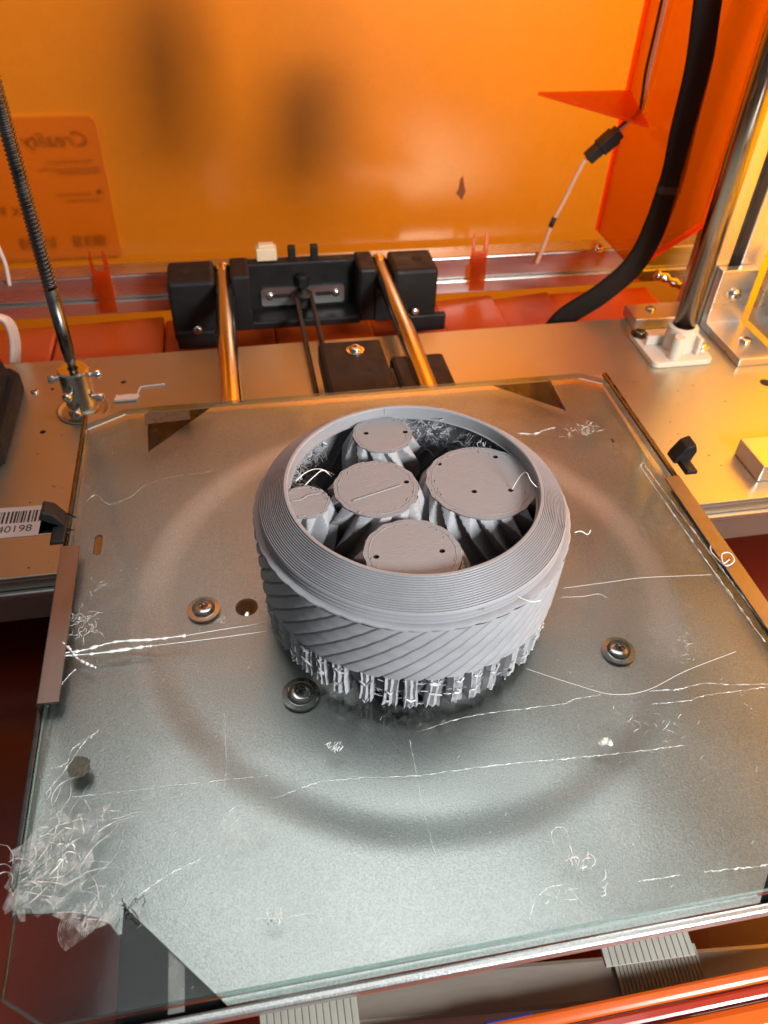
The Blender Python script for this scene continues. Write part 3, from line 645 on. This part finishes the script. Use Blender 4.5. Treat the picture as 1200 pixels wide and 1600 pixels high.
# flange with wavy edge
nt_ = 49; vs = []; fs = []; K = 490
rowsF = [(60.4, 52.1, 0), (63.9, 52.12, .5), (64.5, 51.9, 1), (64.6, 51.2, 1), (64.0, 50.8, .8), (60.5, 50.6, 0)]
for (r, z, wgt) in rowsF:
    for i in range(K):
        a = 2*math.pi*i/K; ph = (a*nt_/(2*math.pi)+.018*0) % 1
        sc_ = .34*abs(math.sin(math.pi*ph)) + .12*math.sin(a*7+1)+.08*math.sin(a*23)
        vs.append(((r-.35*wgt+sc_*wgt)*math.cos(a), (r-.35*wgt+sc_*wgt)*math.sin(a), z+.05*math.sin(a*11)))
fs = [(j*K+i, j*K+(i+1) % K, (j+1) % len(rowsF)*K+(i+1) % K, (j+1) % len(rowsF)*K+i) for j in range(len(rowsF)) for i in range(K)]
MB().add(vs, fs).build('scalloped_flange', PLA_RIM, rg, auto=35)
# slanted plate-like ridges around the body
vs = []; fs = []; prow = [0, .12, .25, .38, .5, .62, .72, .77, .82, .87, .94]; K = 49*len(prow); rows = 34
for j in range(rows+1):
    t = j/rows; z = ZB+(51.0-ZB)*t; rb = 62.2+.9*t
    for i in range(K):
        ph = prow[i % len(prow)]; a = 2*math.pi*(i//len(prow)+ph)/49 + .0165*(z-ZB)+.0012*math.sin(z*.9+i//len(prow))
        saw = .72+.28*(1-(1.6*ph/.77-1)**2) if ph <= .77 else (.9*(1-(ph-.77)/.10) if ph <= .87 else .62*(ph-.87)/.13)
        r = rb + 1.5*max(0, min(1, saw))+.05*math.sin(a*9+z)
        vs.append((r*math.cos(a), r*math.sin(a), z))
fs = [(j*K+i, j*K+(i+1) % K, (j+1)*K+(i+1) % K, (j+1)*K+i) for j in range(rows) for i in range(K)]
# underside return
b0 = len(vs)
for i in range(K):
    a = 2*math.pi*(i//11+prow[i % 11])/49; vs.append((57.5*math.cos(a), 57.5*math.sin(a), ZB-.2))
fs += [(b0+i, b0+(i+1) % K, (i+1) % K, i) for i in range(K)]
MB().add(vs, fs).build('ridged_body', PLA, rg, auto=30)
# inner wall with helical teeth
vs = []; fs = []; ni = 46; K = ni*8; rows = 30
for j in range(rows+1):
    z = 2+(60.2-2)*j/rows
    for i in range(K):
        ph = (i % 8)/8; a = 2*math.pi*i/K-.012*z
        r = 57.6-3.4*(1-abs(2*ph-1))*(1 if z < 56 else (60.2-z)/4.2); vs.append((r*math.cos(a), r*math.sin(a), z))
fs = [(j*K+i, (j+1)*K+i, (j+1)*K+(i+1) % K, j*K+(i+1) % K) for j in range(rows) for i in range(K)]
b0 = len(vs)
for i in range(K):
    a = 2*math.pi*i/K; vs.append((49.9*math.cos(a), 49.9*math.sin(a), 59.6))
fs += [(rows*K+i, b0+i, b0+(i+1) % K, rows*K+(i+1) % K) for i in range(K)]
MB().add(vs, fs).build('inner_tooth_wall', PLA, rg, auto=40)
MB().box((-.35, -.5, -3.2), (.35, .5, .2), bev=.15).build('layer_seam', PLA_RIM, rg, (49.9*math.cos(1.62), 49.9*math.sin(1.62)+.25, ZT-.3))
MB().box((-1.2, -.4, -.3), (1.2, .4, .5), bev=.15).build('layer_blob', PLA_RIM, rg, (61.5*math.cos(-1.37), 61.5*math.sin(-1.37), 55))
# support pillars under the body: folded ragged ribbons
def pillar(seed):
    rd = random.Random(seed); mb = MB(); nz = 11; H = ZB+.6
    path = [(-2.7, 4.4), (-2.7, 1.6), (-2.4, -.5), (-1.3, .3), (-.1, -.8), (1.1, .3), (2.3, -.6), (2.7, 1.4), (2.9, 4.2)]     # plan of the fold (tangent, radial inwards)
    vs = []; k = len(path); lean = rd.uniform(-.05, .05); foot = [rd.uniform(0, 1.6) for _ in path]
    off = [rd.uniform(-.35, .35) for _ in path]
    for j in range(nz+1):
        z = H*j/nz; jr = rd.uniform(-.22, .22)
        for q, (x, y) in enumerate(path): vs.append((x*(.86+.2*abs(2*j/nz-1))+off[q]+lean*z+rd.uniform(-.13, .13), y+jr*.6+rd.uniform(-.15, .15), foot[q] if j == 0 else z))
    fs = [(j*k+i, j*k+i+1, (j+1)*k+i+1, (j+1)*k+i) for j in range(nz) for i in range(k-1) if rd.random() > .02]
    mb.add(vs, fs, 0, False)
    for j in range(3):      # sagging threads across the face
        z = rd.uniform(1, H-1); x0 = rd.uniform(-2.6, -1.0); x1 = rd.uniform(.6, 3.6)
        mb.tube([(x0, -.7, z), ((x0+x1)/2, -1.1, z-rd.uniform(.1, 1.6)), (x1, -.3, z+rd.uniform(-2.5, 1.5))], rd.uniform(.1, .2), n=4, smooth=False)
    o = mb.build('support_pillar', PLA_STR, rg)
    md = o.modifiers.new('thickness', 'SOLIDIFY'); md.thickness = .0007
    return o
protos = [pillar(i) for i in range(6)]
NP = 43
for i in range(NP):
    a = 2*math.pi*(i+.15*random.uniform(-1, 1))/NP; src = protos[i % 6]
    o = src if i < 6 else copy_part(src, rg, (0, 0, 0))
    o.location = Vector((61.6*math.cos(a), 61.6*math.sin(a), 0))*S; o.rotation_euler = (0, 0, a+math.pi/2+random.uniform(-.12, .12))
# loose fibres between the pillars and under the inner lip
mb = MB(); rd = random.Random(5)
for i in range(230):
    a = rd.uniform(0, 2*math.pi); z = rd.uniform(2, 19.5); r = rd.uniform(59.5, 62.2); da = rd.uniform(.03, .11)
    pts = [(r*math.cos(a+da*t), r*math.sin(a+da*t), z-rd.uniform(0, 1.2)*math.sin(math.pi*t)) for t in (0, .33, .66, 1)]
    mb.tube(pts, rd.uniform(.07, .17), n=4, smooth=False)
tag(mb.build('support_threads', PLA_STR, rg), kind='stuff')
mb = MB()
for i in range(300):
    a = rd.choice((rd.uniform(2.2, 3.25), rd.uniform(.55, 1.6))); z = rd.uniform(44, 59); r = rd.uniform(50, 54.5)
    p0 = Vector((r*math.cos(a), r*math.sin(a), z)); pts = [p0]
    for t in range(4): pts.append(pts[-1]+Vector((rd.uniform(-2.2, 2.2), rd.uniform(-2.2, 2.2), rd.uniform(-2, 1.6))))
    pts = [p if math.hypot(p.x, p.y) < 55 else p*(55/math.hypot(p.x, p.y)) for p in pts]
    mb.tube(smooth_path(pts, 10), rd.uniform(.12, .3), n=4, smooth=False)
tag(mb.build('torn_threads', PLA_STR, rg), kind='stuff')
# ------------------------------------------------------------------ planet gears
def planet(cx, cy, zt, rd_, tip, nteeth, hel, holes_, ph0, label, ridge=None, ang=0.):
    o = empty('planet_gear', (cx, cy, 0), label, 'gear', 'small gears inside the ring')
    per = 12; K = nteeth*per; rows = 44; vs = []; root = rd_-.45*tip
    tipr = rd_+tip
    for j in range(rows+1):
        z = zt-.6-(zt-1.6)*(j/rows)**1.35; dz = zt-.6-z
        env = rd_+.1+dz*.58
        for i in range(K):
            ph = (i % per)/per; a = 2*math.pi*i/K-hel*dz-ph0
            tri = (1-abs(2*ph-1))**1.25
            r = root+(tipr-root)*tri
            r = min(r, env if r > env else r); vs.append((r*math.cos(a), r*math.sin(a), z))
    fs = [((j+1)*K+i, (j+1)*K+(i+1) % K, j*K+(i+1) % K, j*K+i) for j in range(rows) for i in range(K)]
    MB().add(vs, fs).build('tooth_body', PLA, o, auto=32)
    # top disc with wavy edge and pin holes
    n = nteeth*10; outer = []
    for i in range(n):
        a = 2*math.pi*i/n; ph = ((a+ph0)*nteeth/(2*math.pi)) % 1
        r = rd_-.35+.45*(1-abs(2*ph-1))+.12*math.sin(a*3+cx)+.1*math.sin(a*19); outer.append((r*math.cos(a), r*math.sin(a)))
    hl = [[(hx+1.0*math.cos(-2*math.pi*k/14)*1.15, hy+1.0*math.sin(-2*math.pi*k/14)) for k in range(14)] for hx, hy in holes_]
    loops = [outer]+hl; flat = [p for l in loops for p in l]
    tris = tessellate_polygon([[Vector((x, y, 0)) for x, y in l] for l in loops])
    vs = [(x, y, zt) for x, y in flat]; fs = []
    for t in tris:
        (x0, y0), (x1, y1), (x2, y2) = (flat[i] for i in t)
        fs.append(t if (x1-x0)*(y2-y0)-(x2-x0)*(y1-y0) > 0 else t[::-1])
    nf = len(flat); vs += [(x*.995, y*.995, zt-.95) for x, y in flat[:n]]
    fs += [(i, nf+i, nf+(i+1) % n, (i+1) % n) for i in range(n)]
    mb = MB().add(vs, fs)
    o2 = mb.build('top_disc', PLA_TOP, o)
    for l in hl:
        k = len(l); MB().add([(x, y, zt-.02) for x, y in l]+[(x, y, zt-4) for x, y in l], [(i, k+i, k+(i+1) % k, (i+1) % k) for i in range(k)]+[[k+i for i in range(k)]]).build('pin_hole', HOLE, o2)
    # raised skin line around the edge and scattered blobs
    pts = [(.9*x, .9*y, zt+.02) for x, y in outer[::4]]; pts.append(pts[0])
    MB().tube(pts, .22, n=4, smooth=False, flat=.6).build('perimeter_line', PLA_TOP, o2)
    mb = MB(); rg2 = random.Random(int(cx*10))
    for i in range(26):
        a = rg2.uniform(0, 6.28); r = rd_*rg2.uniform(.82, .97); L_ = rg2.uniform(.5, 1.8); d = a+math.pi/2+rg2.uniform(-.5, .5)
        mb.tube([(r*math.cos(a), r*math.sin(a), zt+.05), (r*math.cos(a)+L_*math.cos(d), r*math.sin(a)+L_*math.sin(d), zt+.08)], rg2.uniform(.12, .3), n=5, flat=.6, smooth=True)
    tag(mb.build('surface_specks', PLA_TOP, o2), kind='stuff')
    if ridge:
        MB().tube(smooth_path([(x, y, zt+.1) for x, y in ridge], 16), .38, n=6, flat=.8).build('raised_ridge', PLA_TOP, o2)
    return o
def hp(px, cx, cy, zt): q = atz(px[0], px[1], zt); return (q.x-cx, q.y-cy)
Z0 = 61.
def gpos(px, py, z=Z0): q = atz(px, py, z); return q.x, q.y
cx, cy = gpos(752, 752, Z0-1); planet(cx, cy, Z0-1, 22.6, 4.0, 17, -.026, [hp(p, cx, cy, Z0-1) for p in ((686, 725), (774, 714), (741, 768), (798, 766))], .1, 'largest grey planet gear, right of centre, with four pin holes')
cx, cy = gpos(588, 762); planet(cx, cy, Z0, 17.2, 4.8, 13, .030, [hp((635, 753), cx, cy, Z0)], .3, 'middle grey planet gear with a straight ridge across its top', ridge=[hp((550, 783), cx, cy, Z0), hp((627, 758), cx, cy, Z0)])
cx, cy = gpos(597, 678); planet(cx, cy, Z0, 12.9, 4.6, 11, -.034, [hp((572, 677), cx, cy, Z0), hp((633, 675), cx, cy, Z0)], .0, 'grey planet gear at the back of the ring with two pin holes')
cx, cy = gpos(645, 864); planet(cx, cy, Z0, 18.2, 4.6, 13, .030, [hp((588, 870), cx, cy, Z0), hp((691, 861), cx, cy, Z0)], .15, 'front grey planet gear partly hidden by the near rim')
cx, cy = gpos(478, 782); planet(cx, cy, Z0-.5, 9.4, 3.6, 9, .036, [], .4, 'smallest grey planet gear at the left with a wavy ridge', ridge=[hp(p, cx, cy, Z0-.5) for p in ((455, 783), (470, 781), (482, 774), (500, 771))])
# strings on and around the print
def strand(name, pxs, r, label, z=.35, mat=WHITE, cat='thread', group=None, jit=0., n=40, zs=None):
    pts = []
    for i, (x, y) in enumerate(pxs):
        zz = zs[i] if zs else z; pts.append(atz(x, y, zz))
    rd = random.Random(hash((pxs[0], len(pxs))) % 999)
    P = smooth_path(pts, n)
    P = [p+Vector((rd.uniform(-jit, jit), rd.uniform(-jit, jit), rd.uniform(0, jit*.6))) for p in P]
    rl = [r*(.35+1.3*rd.random()**2) for _ in range(n+1)]; rad = (lambda t: rl[min(n, int(round(t*n)))]) if jit else r
    o = MB().tube([p-pts[0] for p in P], rad, n=6).build(name, mat, None, pts[0]); tag(o, label, cat, group); return o
strand('loose_hair', [(800, 765), (812, 745), (822, 738), (830, 752), (842, 764)], .16, 'thin curled plastic hair above the largest planet gear', zs=[60.5, 65, 69, 68, 63])
strand('loose_hair', [(808, 932), (830, 940), (845, 938)], .18, 'short white hair on the ring rim at lower right', z=54.5)
strand('loose_hair', [(465, 770), (490, 745), (505, 735), (518, 745)], .22, 'arching plastic hair near the left of the ring', zs=[58, 61, 61, 57])
strand('loose_hair', [(462, 752), (480, 737), (500, 733), (522, 742)], .2, 'second arching plastic hair close to the left rim', zs=[58, 60, 59, 55])
strand('loose_hair', [(898, 832), (908, 830), (918, 835), (923, 828)], .25, 'small crooked hair beside the ring at right', zs=[20, 19, 18, 20])
G1 = 'long thin strings lying on the glass'
strand('plastic_string', [(880, 919), (940, 911), (1000, 903), (1060, 900), (1112, 898)], .075, 'upper thin string running right from the ring', group=G1)
strand('plastic_string', [(877, 933), (910, 932), (935, 928), (948, 934)], .075, 'short thin string just below the upper right string', group=G1)
strand('plastic_string', [(820, 1044), (900, 1070), (958, 1085), (1012, 1078), (1072, 1048), (1150, 1018)], .08, 'sagging thin string from the ring foot towards the right edge', group=G1)
strand('plastic_string', [(94, 1021), (130, 1016), (180, 1003), (240, 999), (290, 993)], .62, 'upper thick white thread by the left clip', jit=.12, group='white threads by the left clip')
strand('plastic_string', [(290, 993), (350, 983), (415, 973)], .14, 'thin tail of the upper white thread reaching the ring', group=G1)
strand('plastic_string', [(90, 1025), (150, 1021), (220, 1011), (238, 1009)], .55, 'lower thick white thread by the left clip', jit=.08, group='white threads by the left clip')
strand('plastic_string', [(238, 1009), (330, 998), (418, 986)], .14, 'thin tail of the lower white thread reaching the ring', group=G1)
strand('plastic_string', [(94, 1001), (108, 1013), (120, 1028), (136, 1037), (150, 1043)], .5, 'short white thread crossing the two by the left clip', z=1.3, jit=.08, group='white threads by the left clip')
strand('curled_string', [(1114, 835), (1110, 858), (1120, 872), (1135, 884), (1147, 876), (1140, 864), (1128, 866), (1130, 880), (1140, 874)], .34, 'curled pale plastic coil at the right glass edge', mat=WIREW, zs=[1, 1, 1.5, 2.5, 3.5, 4, 3.5, 3, 4], n=70)
strand('plastic_scrap', [(212, 622), (219, 606), (224, 604), (258, 600)], .45, 'thin stem of the pale scrap on the metal plate', z=PZ+.5, n=20)
q = atz(195, 625, PZ); o = MB().prism([(-7, -2.5), (8, -2.5), (10, 3), (2, 4), (-4, 3), (-5, 5), (-6, 1)], .2, 2.2, bev=.4).build('plastic_scrap', WIREW, None, (q.x, q.y, PZ)); tag(o, 'pale pink plastic scrap beside the coupler', 'scrap')
# ------------------------------------------------------------------ dried glue on the glass
GG = 'dried glue lines on the glass'
def gline(pxs, r, label, jit=.25, n=46, z=.22): return strand('glue_line', pxs, r*.62, label, z=z, mat=GLUE, cat='glue', group=GG, jit=jit, n=n)
gline([(112, 1245), (200, 1236), (300, 1224), (350, 1219), (420, 1212)], .2, 'faint dashed glue line across the lower left of the glass', n=70)
gline([(430, 1247), (470, 1232), (500, 1222), (560, 1216), (650, 1212), (740, 1200), (830, 1190)], .3, 'wavy glue line below the middle of the glass', n=90)
gline([(830, 1190), (900, 1184), (960, 1178), (1070, 1165)], .32, 'bright beaded glue line right of the middle', n=80)
gline([(650, 1144), (740, 1118), (830, 1106), (880, 1100), (900, 1092), (938, 1086)], .26, 'glue line below the right foot of the ring', n=70)
gline([(1015, 1080), (1060, 1077), (1100, 1068), (1150, 1070), (1200, 1069)], .3, 'upper glue line near the right edge', n=60)
gline([(1020, 1100), (1075, 1095), (1095, 1088), (1150, 1080), (1196, 1074)], .26, 'second glue line near the right edge', n=60)
gline([(995, 1377), (1030, 1373), (1060, 1367)], .28, 'short glue line near the front right', n=30)
gline([(1100, 1362), (1150, 1357), (1205, 1351)], .4, 'white glue line at the front right corner', n=40)
gline([(135, 784), (150, 773), (171, 788), (203, 777), (224, 760), (250, 750), (276, 744), (315, 739), (338, 735)], .28, 'glue line across the upper left of the glass', n=70)
gline([(345, 712), (340, 750), (342, 790), (348, 830), (350, 880), (346, 920)], .2, 'vertical faint glue line left of the ring', jit=.5, n=60)
gline([(350, 1115), (352, 1160), (354, 1200), (350, 1230)], .22, 'vertical faint glue line below the left screw', jit=.3, n=40)
gline([(640, 1155), (655, 1230), (670, 1300), (690, 1362)], .18, 'faint upright glue line below the ring', jit=.25, n=50)
gline([(208, 1408), (240, 1382), (280, 1358), (312, 1343)], .42, 'slanted bright glue line at the front left', n=40)
gline([(72, 1240), (100, 1205), (118, 1180), (132, 1160), (155, 1140)], .4, 'slanted glue line above the dark stain', jit=.3)
gline([(80, 1200), (105, 1192), (112, 1172), (140, 1150)], .3, 'branching glue line beside the dark stain', jit=.35)
gline([(85, 1090), (100, 1064), (118, 1046)], .4, 'glue line below the left clip', jit=.3, n=24)
gline([(1000, 728), (1100, 872), (1195, 1003)], .75, 'inner glue bead beside the right clip', jit=.12, n=60)
gline([(1008, 728), (1112, 868), (1205, 992)], .6, 'outer glue bead beside the right clip', jit=.12, n=60)
gline([(1008, 728), (1004, 724), (1000, 728)], .6, 'rounded end of the glue beads beside the right clip', jit=.05, n=12)
gline([(808, 677), (835, 678), (852, 672), (868, 668)], .7, 'thick gold lit glue smear behind the ring', jit=.3, n=30)
gline([(868, 1330), (862, 1302), (874, 1292), (886, 1300), (893, 1330), (905, 1356)], .3, 'looped glue line at the front right', jit=.12)
gline([(826, 1436), (838, 1405), (855, 1388), (880, 1382)], .32, 'curved glue line at the front right', jit=.15)
gline([(400, 1436), (440, 1434), (480, 1429), (520, 1432)], .2, 'faint dark edged glue line near the front', jit=.2)
def patch(name, pxs, cnt, rlen, label, rr_=(.12, .4), film=True, spread=None, zmax=1.2):
    """crumpled film: many small bent flakes inside an outline given in photo pixels, as one uncountable mass"""
    P = [atz(x, y, 0) for x, y in pxs]; c = sum(P, Vector())/len(P); rd = random.Random(len(label)*7+cnt); poly = []
    for i in range(len(P)):        # ragged outline
        a_, b_ = P[i], P[(i+1) % len(P)]; nn = max(1, int((b_-a_).length/2.5)) if film and rlen > 6.5 else 1
        for t in range(nn):
            p_ = a_.lerp(b_, t/nn); o_ = rd.uniform(-1.8, 2.4) if nn > 1 else 0; d_ = (p_-c).normalized(); poly.append((p_.x+d_.x*o_, p_.y+d_.y*o_))
    xs = [p[0] for p in poly]; ys = [p[1] for p in poly]; mb = MB(); k = 0; tries = 0
    while k < cnt and tries < cnt*30:
        tries += 1; x, y = rd.uniform(min(xs), max(xs)), rd.uniform(min(ys), max(ys))
        if not pin((x, y), poly): continue
        k += 1; L_ = rlen*rd.uniform(.3, 1.2); a = rd.gauss(.7, .6) if spread is None else rd.gauss(*spread)
        b = Vector((x-c.x, y-c.y, .25)); d = Vector((math.cos(a), math.sin(a), 0)); s_ = Vector((-d.y, d.x, 0)); bow = rd.uniform(-.35, .35)*L_; up = rd.uniform(.1, zmax)
        pts = [b+d*L_*t+s_*bow*math.sin(math.pi*t)+Vector((0, 0, up*math.sin(math.pi*t))) for t in (-.5, -.2, .15, .5)]
        if rlen > 2.5:       # a curling wisp
            q = b.copy(); pts = [q]; aa = a; cv_ = rd.gauss(0, .26); st = L_/5*(1.8 if rlen > 6.5 else 1.2)
            for t in range(6): aa += cv_+rd.gauss(0, .12); q = q+Vector((math.cos(aa)*st, math.sin(aa)*st, 0)); pts.append(Vector((q.x, q.y, .2+up*abs(math.sin(t*1.1+cnt)))))
            pts = smooth_path(pts, 14); rr0 = rd.uniform(*rr_)*.42
            mb.tube(pts, lambda t: rr0*(.35+math.sin(math.pi*t)), n=4, smooth=True, flat=.6)
        else: mb.tube(pts, rd.uniform(*rr_)*.55, n=4, smooth=True, flat=.6)
    if film and rlen > 6.5:       # thin milky sheet under the wisps
        pts = [Vector(p) for p in poly]; ne = len(pts); ar = (max(xs)-min(xs))*(max(ys)-min(ys))
        for _ in range(int(min(900, ar*.5))):
            p = (rd.uniform(min(xs), max(xs)), rd.uniform(min(ys), max(ys)))
            if pin(p, poly): pts.append(Vector(p))
        fv, fe, ff, *_ = delaunay_2d_cdt(pts, [(i, (i+1) % ne) for i in range(ne)], [list(range(ne))], 1, 1e-4)
        zz = []
        for v in fv:
            h = math.sin(v.x*.55+v.y*.8)*math.sin(v.x*.9-v.y*.35+1)+.5*math.sin(v.x*1.7+2)*math.sin(v.y*1.4)
            zz.append((v.x-c.x, v.y-c.y, .12+max(0, h)*.8))
        mb.add(zz, [list(f) for f in ff], 1, True)
    o = mb.build(name, [GLUE, FILM], None, (c.x, c.y, 0)); tag(o, label, 'glue', 'crumpled glue patches'); o['kind'] = 'stuff'; return o
patch('glue_film', [(22, 1330), (70, 1262), (110, 1275), (170, 1260), (150, 1330), (120, 1400), (60, 1430), (15, 1420)], 44, 9, 'crumpled glue film at the near left corner of the glass', (.12, .35))
patch('glue_film', [(40, 1300), (110, 1265), (165, 1262), (140, 1340), (60, 1415), (20, 1400)], 16, 6.4, 'bright white glue streaks over the crumpled corner film', (.4, .8), film=False, spread=(.9, .4), zmax=2.2)  # white tubes stand in for specular glints on the clear film
patch('glue_film', [(10, 1385), (34, 1330), (50, 1370), (40, 1440), (14, 1420)], 14, 7, 'torn glue film hanging over the near left edge', (.15, .4))
patch('glue_film', [(80, 1425), (180, 1405), (185, 1440), (130, 1468), (100, 1440)], 13, 7, 'torn glue wisps across the curved bed notch', (.1, .3))
patch('glue_film', [(105, 960), (140, 958), (150, 985), (118, 1005), (100, 1000)], 30, 5.5, 'tuft of glue spikes at the left clip', (.12, .35), spread=(.2, .35), zmax=2.5)
patch('glue_film', [(120, 950), (150, 910), (160, 920), (130, 965)], 8, 6.4, 'feathered glue streaks above the left tuft', (.08, .2), spread=(1.0, .15))
patch('glue_film', [(884, 672), (925, 660), (930, 676), (890, 690)], 40, 4, 'gold lit crumpled glue behind the ring', (.15, .4))
patch('glue_film', [(975, 1125), (1060, 1115), (1065, 1160), (1000, 1165)], 15, 3.5, 'curly glue crumbs at the right of the bed groove', (.1, .3))
patch('glue_film', [(1050, 1000), (1080, 1000), (1085, 1045), (1055, 1035)], 8, 4, 'curly glue crumbs near the right edge', (.1, .25))
patch('glue_film', [(845, 1400), (940, 1378), (942, 1396), (850, 1420)], 14, 4.5, 'white glue streaks at the front right', (.15, .4), spread=(.2, .3))
patch('glue_film', [(885, 1345), (925, 1340), (928, 1362), (900, 1368)], 12, 4, 'white glue clot below the loop at the front right', (.2, .5))
patch('glue_film', [(415, 1425), (440, 1424), (440, 1442), (415, 1444)], 26, 2.2, 'white glue clot near the front edge', (.15, .4))
patch('glue_film', [(508, 1162), (534, 1160), (534, 1172), (520, 1178)], 22, 2.4, 'small white glue blob below the ring', (.3, .6))
patch('glue_film', [(340, 780), (352, 780), (356, 800), (338, 805)], 16, 3, 'small glue knot left of the ring', (.1, .25))
patch('glue_film', [(338, 965), (352, 965), (352, 975), (340, 978)], 16, 2.4, 'small glue knot beside the left screw', (.12, .3))
patch('glue_film', [(60, 1010), (1190, 1010), (1190, 1400), (210, 1560), (60, 1250)], 150, 1.6, 'tiny scattered glue flecks over the near glass', (.07, .2), zmax=.3)
patch('glue_film', [(140, 700), (400, 690), (400, 1000), (110, 1000)], 50, 1.6, 'tiny scattered glue flecks over the far left glass', (.07, .2), zmax=.3)
# fingerprints: nested arcs
def fingerprint(px, py, rot, w_, h_, label):
    c = atz(px, py, .12); mb = MB(); rd = random.Random(px)
    for i in range(15):
        k = (i+1)/15; a0, a1 = (-.3, math.pi+.3); pts = []
        for t in range(15):
            a = a0+(a1-a0)*t/14; pts.append(Vector((w_*k*math.cos(a)+rd.uniform(-.05, .05), h_*k*math.sin(a)+(h_*.4*(1-k))*-1, 0)))
        mb.tube([Matrix.Rotation(rot, 3, 'Z') @ p for p in pts], .05, n=4, smooth=False)
    o = mb.build('fingerprint', GLUE, None, c); tag(o, label, 'fingerprint', 'fingerprints on the glass')
fingerprint(382, 1300, .3, 8, 10, 'faint fingerprint left of the front middle of the glass')
fingerprint(132, 1448, .6, 8, 8, 'faint fingerprint over the dark notch at the near left')
# dark stain, debris, dark crumbs
q = atz(123, 1199, 0); poly = [(4.2*(1+.12*random.uniform(-1, 1))*math.cos(a), 4.6*(1+.12*random.uniform(-1, 1))*math.sin(a)) for a in np.linspace(0, 2*math.pi, 40)[:-1]]
o = MB().prism(poly, .05, .2).build('dark_stain', pm('mottled_stain', (.07, .07, .055), .5, var=.7, vscale=500, bump=.5, bscale=700), None, (q.x, q.y, 0)); tag(o, 'round dark mottled stain on the glass at left', 'stain')
rd = random.Random(11); q = atz(203, 1424, 0); mb = MB()
for i in range(15):
    p = Vector((rd.gauss(0, 1.8), rd.gauss(0, 2.4), .3)); pts = [p]
    for t in range(3): pts.append(pts[-1]+Vector((rd.uniform(-1.4, 1.4), rd.uniform(-1.4, 1.4), rd.uniform(-.1, .5))))
    mb.tube(pts, .14, n=4, smooth=False)
o = mb.build('dark_fluff', RUBBER, None, (q.x, q.y, 0)); tag(o, 'tuft of dark fluff at the black triangle corner', 'fluff'); o['kind'] = 'stuff'
q = atz(957, 689, 0); o = MB().prism([(-.5, -1.6), (.6, -1.5), (.3, -.3), (.9, .4), (.2, 1.6), (-.5, 1.3), (-.1, .2), (-.7, -.5)], .05, .5).build('dark_crumb', RUBBER, None, (q.x, q.y, 0)); tag(o, 'tiny dark crumb on the glass right of the ring', 'crumb')
q = atz(942, 1163, 0); mb = MB()
for i in range(9): mb.lathe([(.001, 0), (1.1, .2), (1.3, .9), (.6, 1.7), (.001, 1.8)], (rd.uniform(-3, 3), rd.uniform(-1.6, 1.6), 0), n=8)
o = mb.build('glue_bead', GLUE, None, (q.x, q.y, .1)); tag(o, 'shiny glue bead cluster above the bright dashed line', 'glue'); o['kind'] = 'stuff'
tp = MB().box((-13, -5, 0), (12, 5, .3), bev=.1).build('clear_tape', pm('clear_tape', (.10, .08, .065), .3, var=.2, vscale=200), None, (0, 0, 0))
q = atz(263, 652, -.2); tp.location = Vector((q.x, q.y, .1))*S; tp.rotation_euler = (0, 0, .05); tag(tp, 'small strip of tape over the far left dark triangle', 'tape')

# specks of dirt on the base plate
mb = MB(); rd = random.Random(21)
for i in range(34):
    q = atz(rd.uniform(930, 1190), rd.uniform(590, 770), PZ) if i < 22 else atz(rd.uniform(0, 110), rd.uniform(640, 890), PZ)
    if q.y < 234: continue
    mb.lathe([(.001, 0), (rd.uniform(.2, .6), .1), (rd.uniform(.1, .4), .35), (.001, .4)], (q.x, q.y-340, .02), n=6, smooth=False)
o = mb.build('dirt_specks', RUBBER, None, (0, 340, PZ)); tag(o, 'scattered dark specks of dirt on the metal base plate', 'dirt', None, 'stuff')
